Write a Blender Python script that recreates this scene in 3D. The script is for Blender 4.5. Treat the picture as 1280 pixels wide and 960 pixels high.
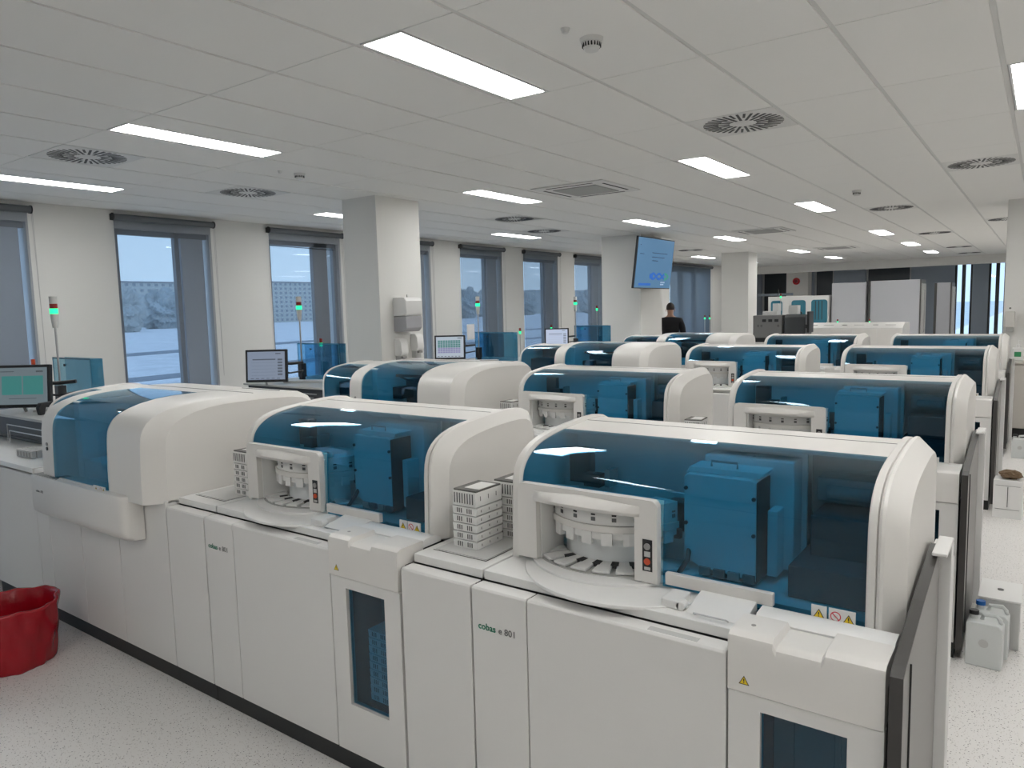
import bpy, bmesh, math, random
from mathutils import Vector, Matrix, noise as mnoise
random.seed(7)
for o in list(bpy.data.objects): bpy.data.objects.remove(o)
S = bpy.context.scene
COL = S.collection
PI = math.pi
# ------------------------------------------------------------------ camera
cam = bpy.data.cameras.new('camera'); co = bpy.data.objects.new('camera', cam); COL.objects.link(co)
cam.sensor_width = 36.0; cam.lens = 915.4 / 1280 * 36.0; cam.clip_start = 0.05; cam.clip_end = 2000
R_ = Vector((0.80980325, 0.58617937, -0.02474753)); D_ = Vector((0.03934588, -0.0963452, -0.99457001)); F_ = Vector((-0.58538073, 0.80443231, -0.1010844))
m3 = Matrix((R_, -D_, -F_)).transposed()
co.matrix_world = Matrix.Translation((0, 0, 1.71)) @ m3.to_4x4()
S.camera = co
# ------------------------------------------------------------------ world, exposure
W = bpy.data.worlds.new('winter_sky'); S.world = W; W.use_nodes = True
wn = W.node_tree.nodes; wl = W.node_tree.links
bgn = wn['Background']; tc = wn.new('ShaderNodeTexCoord'); sx = wn.new('ShaderNodeSeparateXYZ'); cr = wn.new('ShaderNodeValToRGB')
wl.new(tc.outputs['Generated'], sx.inputs[0]); wl.new(sx.outputs['Z'], cr.inputs[0]); wl.new(cr.outputs[0], bgn.inputs[0])
cr.color_ramp.elements[0].position = 0.0; cr.color_ramp.elements[0].color = (0.50, 0.68, 0.86, 1)
cr.color_ramp.elements[1].position = 0.6; cr.color_ramp.elements[1].color = (0.40, 0.60, 0.88, 1)
bgn.inputs[1].default_value = 1.65
S.view_settings.view_transform = 'Standard'; S.view_settings.look = 'None'; S.view_settings.gamma = 1
S.view_settings.exposure = 0.0
LAMP = 21.0     # emission of the ceiling panels
S.cycles.use_denoising = True
S.cycles.max_bounces = 10; S.cycles.transparent_max_bounces = 24; S.cycles.diffuse_bounces = 5
S.cycles.sample_clamp_indirect = 6.0; S.cycles.caustics_reflective = False; S.cycles.caustics_refractive = False
CZ = 2.942   # ceiling height

# ------------------------------------------------------------------ materials
MT = {}
def mat(name, col, rough=0.5, metal=0.0, spec=0.5, bump=0, bscale=60, emit=None, estr=1.0, var=0.0, vscale=4):
    if name in MT: return MT[name]
    m = bpy.data.materials.new(name); m.use_nodes = True; MT[name] = m
    n = m.node_tree.nodes; l = m.node_tree.links; b = n['Principled BSDF']
    b.inputs['Base Color'].default_value = (*col, 1); b.inputs['Roughness'].default_value = rough
    b.inputs['Metallic'].default_value = metal; b.inputs['Specular IOR Level'].default_value = spec
    if emit:
        b.inputs['Emission Color'].default_value = (*emit, 1); b.inputs['Emission Strength'].default_value = estr
    if bump or var:
        t = n.new('ShaderNodeTexCoord')
        if bump:
            nz = n.new('ShaderNodeTexNoise'); nz.inputs['Scale'].default_value = bscale; l.new(t.outputs['Object'], nz.inputs['Vector'])
            bp = n.new('ShaderNodeBump'); bp.inputs['Strength'].default_value = bump; bp.inputs['Distance'].default_value = 0.002
            l.new(nz.outputs[0], bp.inputs['Height']); l.new(bp.outputs[0], b.inputs['Normal'])
        if var:
            nz2 = n.new('ShaderNodeTexNoise'); nz2.inputs['Scale'].default_value = vscale; l.new(t.outputs['Object'], nz2.inputs['Vector'])
            mx = n.new('ShaderNodeMix'); mx.data_type = 'RGBA'
            mx.inputs[6].default_value = (*[c * (1 - var) for c in col], 1); mx.inputs[7].default_value = (*[min(1, c * (1 + var)) for c in col], 1)
            l.new(nz2.outputs[0], mx.inputs[0]); l.new(mx.outputs[2], b.inputs['Base Color'])
    return m
def glassmat(name, tint, rough=0.02, ior=1.5):
    m = bpy.data.materials.new(name); m.use_nodes = True; MT[name] = m
    n = m.node_tree.nodes; l = m.node_tree.links; n.remove(n['Principled BSDF'])
    tr = n.new('ShaderNodeBsdfTransparent'); tr.inputs[0].default_value = (*tint, 1)
    gl = n.new('ShaderNodeBsdfGlossy'); gl.inputs['Roughness'].default_value = rough; gl.inputs['Color'].default_value = (0.9, 0.95, 1, 1)
    fr = n.new('ShaderNodeFresnel'); mx = n.new('ShaderNodeMixShader')
    ge = n.new('ShaderNodeNewGeometry'); mi = n.new('ShaderNodeMix'); mi.inputs[2].default_value = ior; mi.inputs[3].default_value = 1 / ior   # same reflectance from either side of the thin sheet
    l.new(ge.outputs['Backfacing'], mi.inputs[0]); l.new(mi.outputs[0], fr.inputs[0])
    l.new(fr.outputs[0], mx.inputs[0]); l.new(tr.outputs[0], mx.inputs[1]); l.new(gl.outputs[0], mx.inputs[2]); l.new(mx.outputs[0], n['Material Output'].inputs[0])
    return m
WHITE = mat('white_housing', (0.72, 0.70, 0.67), 0.38, bump=0.03, bscale=400)
WHITE2 = mat('white_panel', (0.72, 0.71, 0.69), 0.42, bump=0.03, bscale=300)
TRAYW = mat('white_plastic', (0.76, 0.755, 0.74), 0.35)
GAP = mat('dark_joint', (0.03, 0.03, 0.03), 0.8)
BLACK = mat('black_plastic', (0.018, 0.019, 0.021), 0.4)
DGREY = mat('dark_grey_plastic', (0.10, 0.097, 0.092), 0.45)
KICK = mat('black_plinth', (0.010, 0.011, 0.011), 0.5)
MGREY = mat('grey_plastic', (0.30, 0.295, 0.285), 0.5)
PGREY = mat('grey_end_panel', (0.24, 0.235, 0.225), 0.42)
PDARK = mat('dark_edge', (0.045, 0.042, 0.04), 0.45)
LGREY = mat('light_grey', (0.50, 0.50, 0.49), 0.5)
STEEL = mat('steel', (0.5, 0.5, 0.5), 0.3, metal=0.9)
WALL = mat('wall_paint', (0.72, 0.715, 0.69), 0.9, bump=0.05, bscale=200)
COLM = mat('column_paint', (0.75, 0.745, 0.72), 0.9, bump=0.05, bscale=200)
TILE = mat('ceiling_tile', (0.82, 0.815, 0.79), 0.95, bump=0.25, bscale=500)
TBAR = mat('ceiling_rail', (0.66, 0.66, 0.64), 0.7)
TDARK = mat('ceiling_shadow_gap', (0.10, 0.10, 0.10), 0.9)
INNER = mat('inner_grey', (0.86, 0.88, 0.88), 0.5)
INB = mat('inner_dark', (0.035, 0.05, 0.06), 0.6)
INM = mat('inner_mid', (0.16, 0.19, 0.2), 0.6)
BLIND = mat('blind_tube_fabric', (0.12, 0.13, 0.14), 0.7)
FRAME = mat('window_frame_grey', (0.34, 0.35, 0.36), 0.5)
PANELW = mat('window_panel', (0.62, 0.66, 0.70), 0.6)
RED = mat('red_bag', (0.34, 0.003, 0.012), 0.22, bump=1.0, bscale=22)
TEAL = glassmat('teal_hood_glass', (0.37, 0.68, 0.805))
TEAL2 = glassmat('teal_screen', (0.55, 0.76, 0.85))
DTEAL = glassmat('dark_teal_window', (0.38, 0.64, 0.76))
CLEAR = glassmat('clear_glass', (0.96, 0.98, 0.985))
LED_G = mat('led_green', (0.0, 0.3, 0.12), 0.4, emit=(0.02, 1.0, 0.35), estr=1.6)
LED_R = mat('led_red_off', (0.22, 0.012, 0.008), 0.3)
LED_O = mat('led_orange', (0.55, 0.07, 0.02), 0.3)
YEL = mat('yellow_print', (0.85, 0.62, 0.02), 0.5)
PRED = mat('red_print', (0.6, 0.05, 0.08), 0.5)
INK = mat('black_print', (0.02, 0.02, 0.02), 0.5)
GRN = mat('green_print', (0.0, 0.16, 0.09), 0.5)
GINK = mat('grey_print', (0.12, 0.12, 0.12), 0.5)
LAMPM = mat('lit_diffuser', (0.9, 0.9, 0.9), 0.6, emit=(1.0, 0.995, 0.975), estr=LAMP)
def blindmat(dens=.2, c=(0.17, 0.185, 0.20)):
    m = bpy.data.materials.new('blind_screen_fabric'); m.use_nodes = True
    n = m.node_tree.nodes; l = m.node_tree.links; n.remove(n['Principled BSDF'])
    tr = n.new('ShaderNodeBsdfTransparent'); tr.inputs[0].default_value = (0.95, 0.97, 1, 1)
    df = n.new('ShaderNodeBsdfDiffuse'); df.inputs[0].default_value = (*c, 1)
    tl = n.new('ShaderNodeBsdfTranslucent'); tl.inputs[0].default_value = (*c, 1)
    a = n.new('ShaderNodeMixShader'); a.inputs[0].default_value = 0.35; b = n.new('ShaderNodeMixShader'); b.inputs[0].default_value = dens
    l.new(df.outputs[0], a.inputs[1]); l.new(tl.outputs[0], a.inputs[2]); l.new(tr.outputs[0], b.inputs[1]); l.new(a.outputs[0], b.inputs[2]); l.new(b.outputs[0], n['Material Output'].inputs[0])
    return m
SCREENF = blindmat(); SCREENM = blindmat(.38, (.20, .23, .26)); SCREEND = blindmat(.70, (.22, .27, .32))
def floormat():
    m = mat('speckled_vinyl', (0.5, 0.48, 0.46), 0.45); n = m.node_tree.nodes; l = m.node_tree.links; b = n['Principled BSDF']
    t = n.new('ShaderNodeTexCoord')
    v = n.new('ShaderNodeTexVoronoi'); v.inputs['Scale'].default_value = 75; l.new(t.outputs['Object'], v.inputs['Vector'])
    r = n.new('ShaderNodeValToRGB'); r.color_ramp.elements[0].position = 0.13; r.color_ramp.elements[0].color = (0.10, 0.09, 0.085, 1)
    r.color_ramp.elements[1].position = 0.20; r.color_ramp.elements[1].color = (0.72, 0.70, 0.68, 1); l.new(v.outputs['Distance'], r.inputs[0])
    v2 = n.new('ShaderNodeTexVoronoi'); v2.inputs['Scale'].default_value = 110; l.new(t.outputs['Object'], v2.inputs['Vector'])
    r2 = n.new('ShaderNodeValToRGB'); r2.color_ramp.elements[0].position = 0.16; r2.color_ramp.elements[0].color = (0.62, 0.58, 0.55, 1)
    r2.color_ramp.elements[1].position = 0.24; r2.color_ramp.elements[1].color = (1, 1, 1, 1); l.new(v2.outputs['Distance'], r2.inputs[0])
    mx = n.new('ShaderNodeMix'); mx.data_type = 'RGBA'; mx.blend_type = 'MULTIPLY'; mx.inputs[0].default_value = 1
    l.new(r.outputs[0], mx.inputs[6]); l.new(r2.outputs[0], mx.inputs[7]); l.new(mx.outputs[2], b.inputs['Base Color'])
    return m
FLOOR = floormat()

# ------------------------------------------------------------------ mesh helpers
class MB:
    def __init__(s): s.v = []; s.f = []; s.m = []
    def add(s, vs, fs, mi=0):
        o = len(s.v); s.v += [tuple(v) for v in vs]; s.f += [tuple(i + o for i in f) for f in fs]; s.m += [mi] * len(fs); return s
    def box(s, x0, x1, y0, y1, z0, z1, mi=0):
        if x0 > x1: x0, x1 = x1, x0
        if y0 > y1: y0, y1 = y1, y0
        if z0 > z1: z0, z1 = z1, z0
        return s.add([(x0, y0, z0), (x1, y0, z0), (x1, y1, z0), (x0, y1, z0), (x0, y0, z1), (x1, y0, z1), (x1, y1, z1), (x0, y1, z1)],
                     [(0, 3, 2, 1), (4, 5, 6, 7), (0, 1, 5, 4), (1, 2, 6, 5), (2, 3, 7, 6), (3, 0, 4, 7)], mi)
    def prism(s, pts, a, b, axis='x', mi=0):
        # pts 2-D polygon counter-clockwise seen from +axis; x: (y,z), y: (x,z), z: (x,y)
        n = len(pts)
        def P(p, t): return (t, p[0], p[1]) if axis == 'x' else ((p[0], t, p[1]) if axis == 'y' else (p[0], p[1], t))
        vs = [P(p, a) for p in pts] + [P(p, b) for p in pts]
        fs = [tuple(reversed(range(n))), tuple(range(n, 2 * n))] + [(i, (i + 1) % n, n + (i + 1) % n, n + i) for i in range(n)]
        return s.add(vs, fs, mi)
    def loft(s, rings, mi=0, cap=True, closed=True):
        n = len(rings[0]); vs = [p for r in rings for p in r]; fs = []
        for k in range(len(rings) - 1):
            for i in range(n if closed else n - 1):
                fs.append((k * n + i, k * n + (i + 1) % n, (k + 1) * n + (i + 1) % n, (k + 1) * n + i))
        if cap: fs += [tuple(reversed(range(n))), tuple(range((len(rings) - 1) * n, len(rings) * n))]
        return s.add(vs, fs, mi)
    def cyl(s, c, r, h, axis='z', n=20, mi=0, r2=None):
        r2 = r if r2 is None else r2; rings = []
        for rr, t in ((r, 0), (r2, h)):
            ring = []
            for i in range(n):
                a = 2 * PI * i / n; x, y = rr * math.cos(a), rr * math.sin(a)
                ring.append({'z': (c[0] + x, c[1] + y, c[2] + t), 'x': (c[0] + t, c[1] + x, c[2] + y), 'y': (c[0] + y, c[1] + t, c[2] + x)}[axis])
            rings.append(ring)
        return s.loft(rings, mi)
    def lathe(s, c, prof, n=24, mi=0):
        rings = [[(c[0] + r * math.cos(2 * PI * i / n), c[1] + r * math.sin(2 * PI * i / n), c[2] + z) for i in range(n)] for r, z in prof]
        return s.loft(rings, mi)
    def tube(s, pts, r, n=8, mi=0):
        pts = [Vector(p) for p in pts]; rings = []; up = Vector((0, 0, 1))
        for i, p in enumerate(pts):
            t = (pts[min(i + 1, len(pts) - 1)] - pts[max(i - 1, 0)]).normalized()
            u = up if abs(t.dot(up)) < 0.95 else Vector((0, 1, 0))
            a = t.cross(u).normalized(); b = t.cross(a).normalized()
            rings.append([tuple(p + a * r * math.cos(2 * PI * k / n) - b * r * math.sin(2 * PI * k / n)) for k in range(n)])
        return s.loft(rings, mi)
    def build(s, name, mats, parent=None, smooth=False, bevel=0, seg=2, loc=None, angle=35, rot=None):
        me = bpy.data.meshes.new(name); me.from_pydata(s.v, [], s.f)
        if not isinstance(mats, (list, tuple)): mats = [mats]
        for m in mats: me.materials.append(m)
        for p, mi in zip(me.polygons, s.m): p.material_index = mi
        me.update()
        bm = bmesh.new(); bm.from_mesh(me); bmesh.ops.recalc_face_normals(bm, faces=bm.faces); bm.to_mesh(me); bm.free()
        if smooth or bevel:
            for p in me.polygons: p.use_smooth = True
            me.set_sharp_from_angle(angle=math.radians(angle))
        o = bpy.data.objects.new(name, me); COL.objects.link(o)
        if parent: o.parent = parent
        if loc is not None: o.location = loc
        if rot is not None: o.rotation_euler = rot
        if bevel:
            b = o.modifiers.new('bevel', 'BEVEL'); b.width = bevel; b.segments = seg; b.limit_method = 'ANGLE'; b.angle_limit = math.radians(40); b.harden_normals = True
        return o
def box(name, m, parent, x0, x1, y0, y1, z0, z1, bevel=0, seg=2):
    return MB().box(x0, x1, y0, y1, z0, z1).build(name, m, parent, bevel=bevel, seg=seg)
def tag(o, label=None, cat=None, group=None, kind=None):
    if label: o['label'] = label
    if cat: o['category'] = cat
    if group: o['group'] = group
    if kind: o['kind'] = kind
    return o
def thing(name, label, cat, loc=(0, 0, 0), rz=0, group=None):
    o = bpy.data.objects.new(name, None); COL.objects.link(o); o.location = loc; o.rotation_euler = (0, 0, rz); o.empty_display_size = 0.1
    return tag(o, label, cat, group)
def struct(o): o['kind'] = 'structure'; return o
KIDS = {}
def kids(o): return [c for c in bpy.data.objects if c.parent == o]
def copy_tree(o, loc=None, label=None, group=None, parent=None, idx=None):
    if idx is None:
        idx = {}
        for c in bpy.data.objects:
            if c.parent: idx.setdefault(c.parent.name, []).append(c)
    c = o.copy(); COL.objects.link(c)
    if parent: c.parent = parent
    if loc is not None: c.location = loc
    if label: c['label'] = label
    if group: c['group'] = group
    for ch in idx.get(o.name, []): copy_tree(ch, parent=c, idx=idx)
    return c
def text(name, s, size, m, parent, loc, rot=(PI / 2, 0, 0), ext=0.0004, align='LEFT'):
    cu = bpy.data.curves.new('t', 'FONT'); cu.body = s; cu.size = size; cu.extrude = ext; cu.align_x = align; cu.offset = size * (.018 if s == 'cobas' else .004); cu.resolution_u = 3
    t = bpy.data.objects.new('t', cu); COL.objects.link(t)
    me = bpy.data.meshes.new_from_object(t.evaluated_get(bpy.context.evaluated_depsgraph_get())); bpy.data.objects.remove(t)
    me.materials.clear(); me.materials.append(m)
    o = bpy.data.objects.new(name, me); COL.objects.link(o); o.parent = parent; o.location = loc; o.rotation_euler = rot
    return o
def warn_tri(mb, cx, y, cz, s, yi, ki):
    # warning triangle on a plane facing -y
    h = s * 0.866
    mb.prism([(cx - s / 2, cz - h / 2), (cx + s / 2, cz - h / 2), (cx, cz + h / 2)], y, y - 0.0006, 'y', ki)
    k = 0.78
    mb.prism([(cx - s / 2 * k, cz - h / 2 * k - h * .03), (cx + s / 2 * k, cz - h / 2 * k - h * .03), (cx, cz + h / 2 * k - h * .03)], y, y - 0.0010, 'y', yi)
    mb.box(cx - s * .05, cx + s * .05, y, y - 0.0014, cz - h * .12, cz + h * .18, ki)
    mb.box(cx - s * .05, cx + s * .05, y, y - 0.0014, cz - h * .30, cz - h * .20, ki)

# ================================================================== SETTING
XW = -8.57; XE = 6.6; YS = -4.0; YN = 27.4
struct(box('floor', FLOOR, None, XW - 0.4, XE, YS, YN, -0.1, 0))
wins = [(-3.90, -2.60), (-1.90, -0.60), (0.10, 1.30), (2.08, 3.30), (4.20, 5.36), (6.25, 7.46), (8.28, 9.45), (10.28, 11.50), (12.26, 13.52), (14.26, 15.52), (19.42, 22.48)]
wm = MB(); prev = YS
for a, b in wins:
    if a > prev: wm.box(XW - 0.34, XW, prev, a, 0, 3.2)
    wm.box(XW - 0.34, XW, a, b, 2.74, 3.2); wm.box(XW - 0.34, XW, a, b, 0, 0.12)
    prev = b
wm.box(XW - 0.34, XW, prev, YN, 0, 3.2)
struct(wm.build('wall_left', WALL))
struct(box('wall_right', WALL, None, XE, XE + 0.2, YS, YN, 0, 3.2))
struct(box('wall_back', WALL, None, XW - 0.34, XE + 0.2, YS - 0.2, YS, 0, 3.2))
# windows in the left wall
for k, (a, b) in enumerate(wins):
    fx0, fx1 = XW - 0.13, XW - 0.06
    w = b - a; z0, z1 = 0.12, 2.74
    fm = MB(); wide = w > 2
    cuts = [a, a + 0.06]
    if wide: spans = [(a, a + 0.9), (a + 1.0, a + 1.9), (a + 2.0, b)]
    elif k == 5: spans = [(a, a + 0.83), (a + 0.98, b)]
    else: spans = [(a, a + w * 0.68)]
    fm.box(fx0, fx1, a, b, z0, z0 + 0.06); fm.box(fx0, fx1, a, b, z1 - 0.06, z1)
    e = a
    for (p, q) in spans:
        if p > e: fm.box(fx0, fx1, e, p, z0, z1)
        fm.box(fx0, fx1, p, p + 0.055, z0, z1); fm.box(fx0, fx1, q - 0.055, q, z0, z1); e = q
    fr = struct(fm.build('window_%d' % (k + 1), FRAME))
    if k == 5: MB().tube([(XW - .05, a + .05, 2.665), (XW - .05, b - .05, 2.655)], .006, 6).build('cross_wire', BLACK, fr)
    for (p, q) in spans:
        box('pane', CLEAR, fr, fx0 + 0.03, fx0 + 0.036, p + 0.05, q - 0.05, z0 + 0.05, z1 - 0.05)
    if e < b - 0.05:
        box('side_panel', PANELW, fr, fx0 + 0.01, fx1 - 0.01, e + 0.03, b - 0.05, z0 + 0.05, z1 - 0.05)['label'] = 'pale solid panel beside the pane'
# roller blinds
names = ['far left behind the camera side', 'second', 'x', 'leftmost in view, cut by the left edge of the picture', 'over the window with the sky and snow view, left of the tower lamp', 'half hidden by the near column with the hand dryer box',
         'just right of the near column', 'fourth from the left wall corner, with a sheet of paper stuck at its foot', 'between two white piers, left of the fourth computer screen', 'narrow-looking, left of the column with the television', 'wide, behind the standing man']
for k, (a, b) in enumerate(wins):
    if k < 3: continue
    lab = {3: 'grey roller blind leftmost in view, cut by the left picture edge', 4: 'grey roller blind over the sky and snow view, behind the nearest signal tower',
           5: 'grey roller blind partly hidden behind the near white column, on its left', 6: 'grey roller blind showing as a thin strip right of the near column',
           7: 'grey roller blind with a paper sheet, second right of the near column', 8: 'grey roller blind third to the right of the near column, between white piers',
           9: 'grey roller blind just left of the column with the television', 10: 'wide blue-grey roller blind drawn down behind the standing man'}[k]
    t = thing('roller_blind', lab, 'blind', (XW, (a + b) / 2, 2.86), 0, 'roller blinds along the window wall')
    h = (b - a) / 2 + 0.035
    MB().cyl((0.055, -h, 0), 0.036, 2 * h, 'y', 20).build('roller_tube', BLIND, t, smooth=True)
    for sgn in (-1, 1):
        MB().cyl((0.055, sgn * (h + 0.004) - 0.006, 0), 0.043, 0.012, 'y', 20).box(0.0, 0.05, sgn * (h + 0.004) - 0.004, sgn * (h + 0.004) + 0.004, -0.035, 0.035).build('bracket', BLACK, t, smooth=True)
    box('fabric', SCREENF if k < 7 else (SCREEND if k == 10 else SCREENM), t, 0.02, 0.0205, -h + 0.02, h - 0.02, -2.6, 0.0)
    MB().box(0.01, 0.028, -h + 0.02, h - 0.02, -2.63, -2.60).build('bottom_bar', BLIND, t)
    MB().tube([(0.07, h + 0.012, 0), (0.06, h + 0.02, -1.0), (0.06, h + 0.02, -1.9)], 0.0025, 5).tube([(0.04, h + 0.012, 0), (0.03, h + 0.03, -1.0), (0.06, h + 0.02, -1.9)], 0.0025, 5).build('pull_chain', LGREY, t)

# columns
def column(nm, x0, x1, y0, y1): return struct(box(nm, COLM, None, x0, x1, y0, y1, 0, 3.0, bevel=0.004))
column('trim_1', -6.26, -5.74, 5.53, 6.19)
column('trim_2', -6.41, -5.65, 11.6, 12.45)
column('trim_3', -6.42, -5.76, 17.6, 18.25)
column('trim_4', -0.43, 0.30, 11.4, 12.15)
# beam and far wall
FARW = mat('far_wall_blue_grey', (0.25, 0.29, 0.34), 0.8)
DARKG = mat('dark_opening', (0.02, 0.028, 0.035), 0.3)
struct(box('trim_5', WALL, None, XW, XE, 25.2, 25.6, 2.70, 3.2))
farm = MB(); YF = 27.0
ops = [(-8.35, -7.34), (-6.55, -5.90), (-4.9, -3.55), (-2.34, -1.86), (-1.44, -0.98), (-0.2, 0.5)]
prev = XW
for a, b in ops:
    farm.box(prev, a, YF, YF + 0.3, 0, 3.2); farm.box(a, b, YF, YF + 0.3, 0, 0.35); farm.box(a, b, YF, YF + 0.3, 2.85, 3.2); prev = b
farm.box(prev, XE, YF, YF + 0.3, 0, 3.2)
struct(farm.build('wall_far', FARW))
struct(box('trim_6', COLM, None, -7.34, -6.62, YF - 0.5, YF - 0.02, 0, 3.0))
BRIGHT = CLEAR
for k, (a, b) in enumerate(ops):
    fm = MB(); fm.box(a, b, YF + .1, YF + .18, 0.35, 0.42); fm.box(a, b, YF + .1, YF + .18, 2.78, 2.85); fm.box(a, a + .06, YF + .1, YF + .18, 0.35, 2.85); fm.box(b - .06, b, YF + .1, YF + .18, 0.35, 2.85)
    if k >= 3: fm.box((a + b) / 2 - .05, (a + b) / 2 + .05, YF + .1, YF + .18, 0.35, 2.85)
    fr = struct(fm.build('window_%d' % (20 + k), BLACK if k >= 3 else FRAME))
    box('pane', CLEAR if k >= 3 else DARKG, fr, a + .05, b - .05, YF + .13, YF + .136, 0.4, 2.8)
struct(box('trim_7', FARW, None, -8.5, -6.8, 25.25, 25.35, 1.95, 2.03))
ceil_n = 0
# ceiling: slab, then tiles, rails
ceil = struct(box('ceiling', TDARK, None, XW - 0.3, XE, YS, YN, CZ + 0.07, CZ + 0.2))
lights = {}
for x, ys in ((-2.63, (-1.15, 2.45, 6.05, 9.65, 14.45, 18.05, 21.65)), (-5.03, (2.45, 6.05, 9.65, 13.25, 18.05, 21.65)), (-7.43, (2.45, 6.05, 9.65, 14.45, 18.05, 21.65)),
              (-0.23, (-2.35, 1.25, 4.85, 8.45, 13.25, 16.85, 20.45)), (2.17, (-1.15, 2.45, 6.05, 9.65, 14.45, 18.05, 21.65)), (4.57, (-1.15, 2.45, 6.05, 9.65, 14.45, 18.05, 21.65))):
    for y in ys: lights[(round((x + 0.23) / 0.6), round((y - 2.45) / 1.2))] = (x, y)
vents = [(-6.23, 2.45), (-6.83, 4.25), (-2.03, 4.85), (-0.83, 7.85), (-6.23, 8.0), (-6.83, 9.65), (-2.03, 10.85), (-2.03, 15.65), (-2.03, 20.45), (-0.83, 13.85), (-6.83, 15.65), (-2.03, 23.45)]
vcell = {}
for (x, y) in vents: vcell.setdefault((round((x + 0.23) / 0.6), math.floor((y - 2.44) / 1.2)), []).append((x, y))
tiles = []
i0, i1 = -14, 11
for i in range(i0, i1):
    for j in range(-5, 19):
        x = -0.23 + 0.6 * i; y = 2.45 + 1.2 * j
        x0, x1, y0, y1 = x + 0.012, x + 0.588, y + 0.003, y + 1.197
        x0 = max(x0, XW + 0.005)
        if x1 <= x0 or x1 > XE - 0.1: continue
        if (i, j) in lights: tiles.append((x + 0.29, x1, y0, y1))
        elif (i, j) in vcell:
            vy = vcell[(i, j)][0][1]
            if vy > y0 + 0.02: tiles.append((x0, x1, y0, vy - 0.003))
            if vy + 0.6 < y1 - 0.02: tiles.append((x0, x1, vy + 0.603, y1))
        else: tiles.append((x0, x1, y0, y1))
def seen(t):   # tiles in the part of the room that faces the viewer come first, nearest first
    c = Vector(((t[0] + t[1]) / 2, (t[2] + t[3]) / 2, CZ - 1.71)); d = c.dot(F_)
    return d if (d > 0.6 and abs(c.dot(R_)) < d * 0.85) else 1000 + c.length
tiles.sort(key=seen)
cache = {}
for t in tiles[:285]:
    w, l = round(t[1] - t[0], 3), round(t[3] - t[2], 3)
    if (w, l) not in cache:
        o = MB().prism([(0, 0), (w, 0), (w, l), (0, l)], 0, 0.015, 'z').build('ceiling_tile', TILE, ceil, bevel=0.002, seg=1); cache[(w, l)] = o
    else:
        o = cache[(w, l)].copy(); COL.objects.link(o)
    o.location = (t[0], t[2], CZ)
rest = MB()
for t in tiles[285:]: rest.box(t[0], t[1], t[2], t[3], CZ, CZ + 0.015)
rest.build('ceiling_tile', TILE, ceil)['kind'] = 'stuff'
rails = MB()
for i in range(i0, i1 + 1):
    x = -0.23 + 0.6 * i
    if x > XW + 0.05: rails.box(x - 0.014, x + 0.014, YS, 25.2, CZ + 0.007, CZ + 0.03)
rails.build('ceiling_rail', TBAR, ceil)['kind'] = 'stuff'
struct(box('trim_8', WALL, None, XW, XE, 25.22, YN, CZ + 0.0, CZ + 0.06))
# lamps
lp = {}
lampdesc = {(-2.63, 2.45): 'large lit panel light nearest the camera, top centre', (-5.03, 2.45): 'long lit panel light above the open-view window, left of the nearest one',
            (-7.43, 2.45): 'lit ceiling panel light cut by the left picture edge, close to the window wall', (-5.03, 6.05): 'lit ceiling panel light to the right of the near white column top',
            (-7.43, 6.05): 'lit ceiling panel light partly hidden by the near white column', (-2.63, 6.05): 'lit ceiling panel light just beyond the big round vent', (-0.23, 4.85): 'lit ceiling panel light cut by the right picture edge'}
k = 0
for (i, j), (x, y) in lights.items():
    vis = seen((x, x + .3, y, y + 1.2)) < 900
    lab = lampdesc.get((x, y))
    if not lab:
        dist = {6: 'second', 10: 'third', 13: 'fourth', 14: 'fourth', 17: 'fifth', 18: 'fifth', 20: 'last', 21: 'last', 22: 'last', 8: 'third', 9: 'third', -1: 'first', 1: 'first', 2: 'second', -2: 'first', 5: 'second'}.get(int(y), 'next')
        colm = {-7.43: 'line by the windows', -5.03: 'line over the columns', -2.63: 'line over the machines', -0.23: 'line over the right aisle', 2.17: 'first line right of the picture', 4.57: 'last line right of the picture'}[x]
        lab = 'lit panel light, %s away in the %s' % (dist, colm) if vis else None
        if not vis: lab = 'lit ceiling panel light overhead behind the viewpoint or to its right'
    o = thing('ceiling_light', lab, 'ceiling light', (x + 0.02, y + 0.01, CZ), 0, 'ceiling panel lights' if vis else 'ceiling panel lights out of view')
    MB().box(0, .262, 0, 0.012, 0, .04).box(0, .262, 1.168, 1.18, 0, .04).box(0, .012, .012, 1.168, 0, .04).box(.25, .262, .012, 1.168, 0, .04).build('lamp_frame', TRAYW, o)
    box('diffuser', LAMPM, o, .012, .25, .012, 1.168, 0.004, .012)
# swirl vents
VP = mat('vent_plate', (0.68, 0.68, 0.66), 0.5)
def make_vent(lab, loc):
    t = thing('swirl_vent', lab, 'air vent', loc, 0, 'round slotted ceiling vents')
    box('plate', VP, t, 0.012, .588, 0.003, .597, 0.0, 0.012)
    sl = MB(); n = 36
    for k in range(n):
        a = 2 * PI * k / n; r0 = 0.09 if k % 2 == 0 else 0.165; r1 = 0.265; w = 0.0085
        ca, sa = math.cos(a), math.sin(a)
        p = [(r0, -w), (r1, -w), (r1, w), (r0, w)]
        q = [(0.3 + x * ca - y * sa, 0.3 + x * sa + y * ca) for x, y in p]
        sl.prism(q, -0.002, 0.004, 'z')
    sl.build('slots', INK, t)['kind'] = 'stuff'
    MB().lathe((.3, .3, -0.004), [(.001, 0), (.06, 0), (.07, .004)], 24).build('centre_disc', VP, t, smooth=True)
    return t
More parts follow.
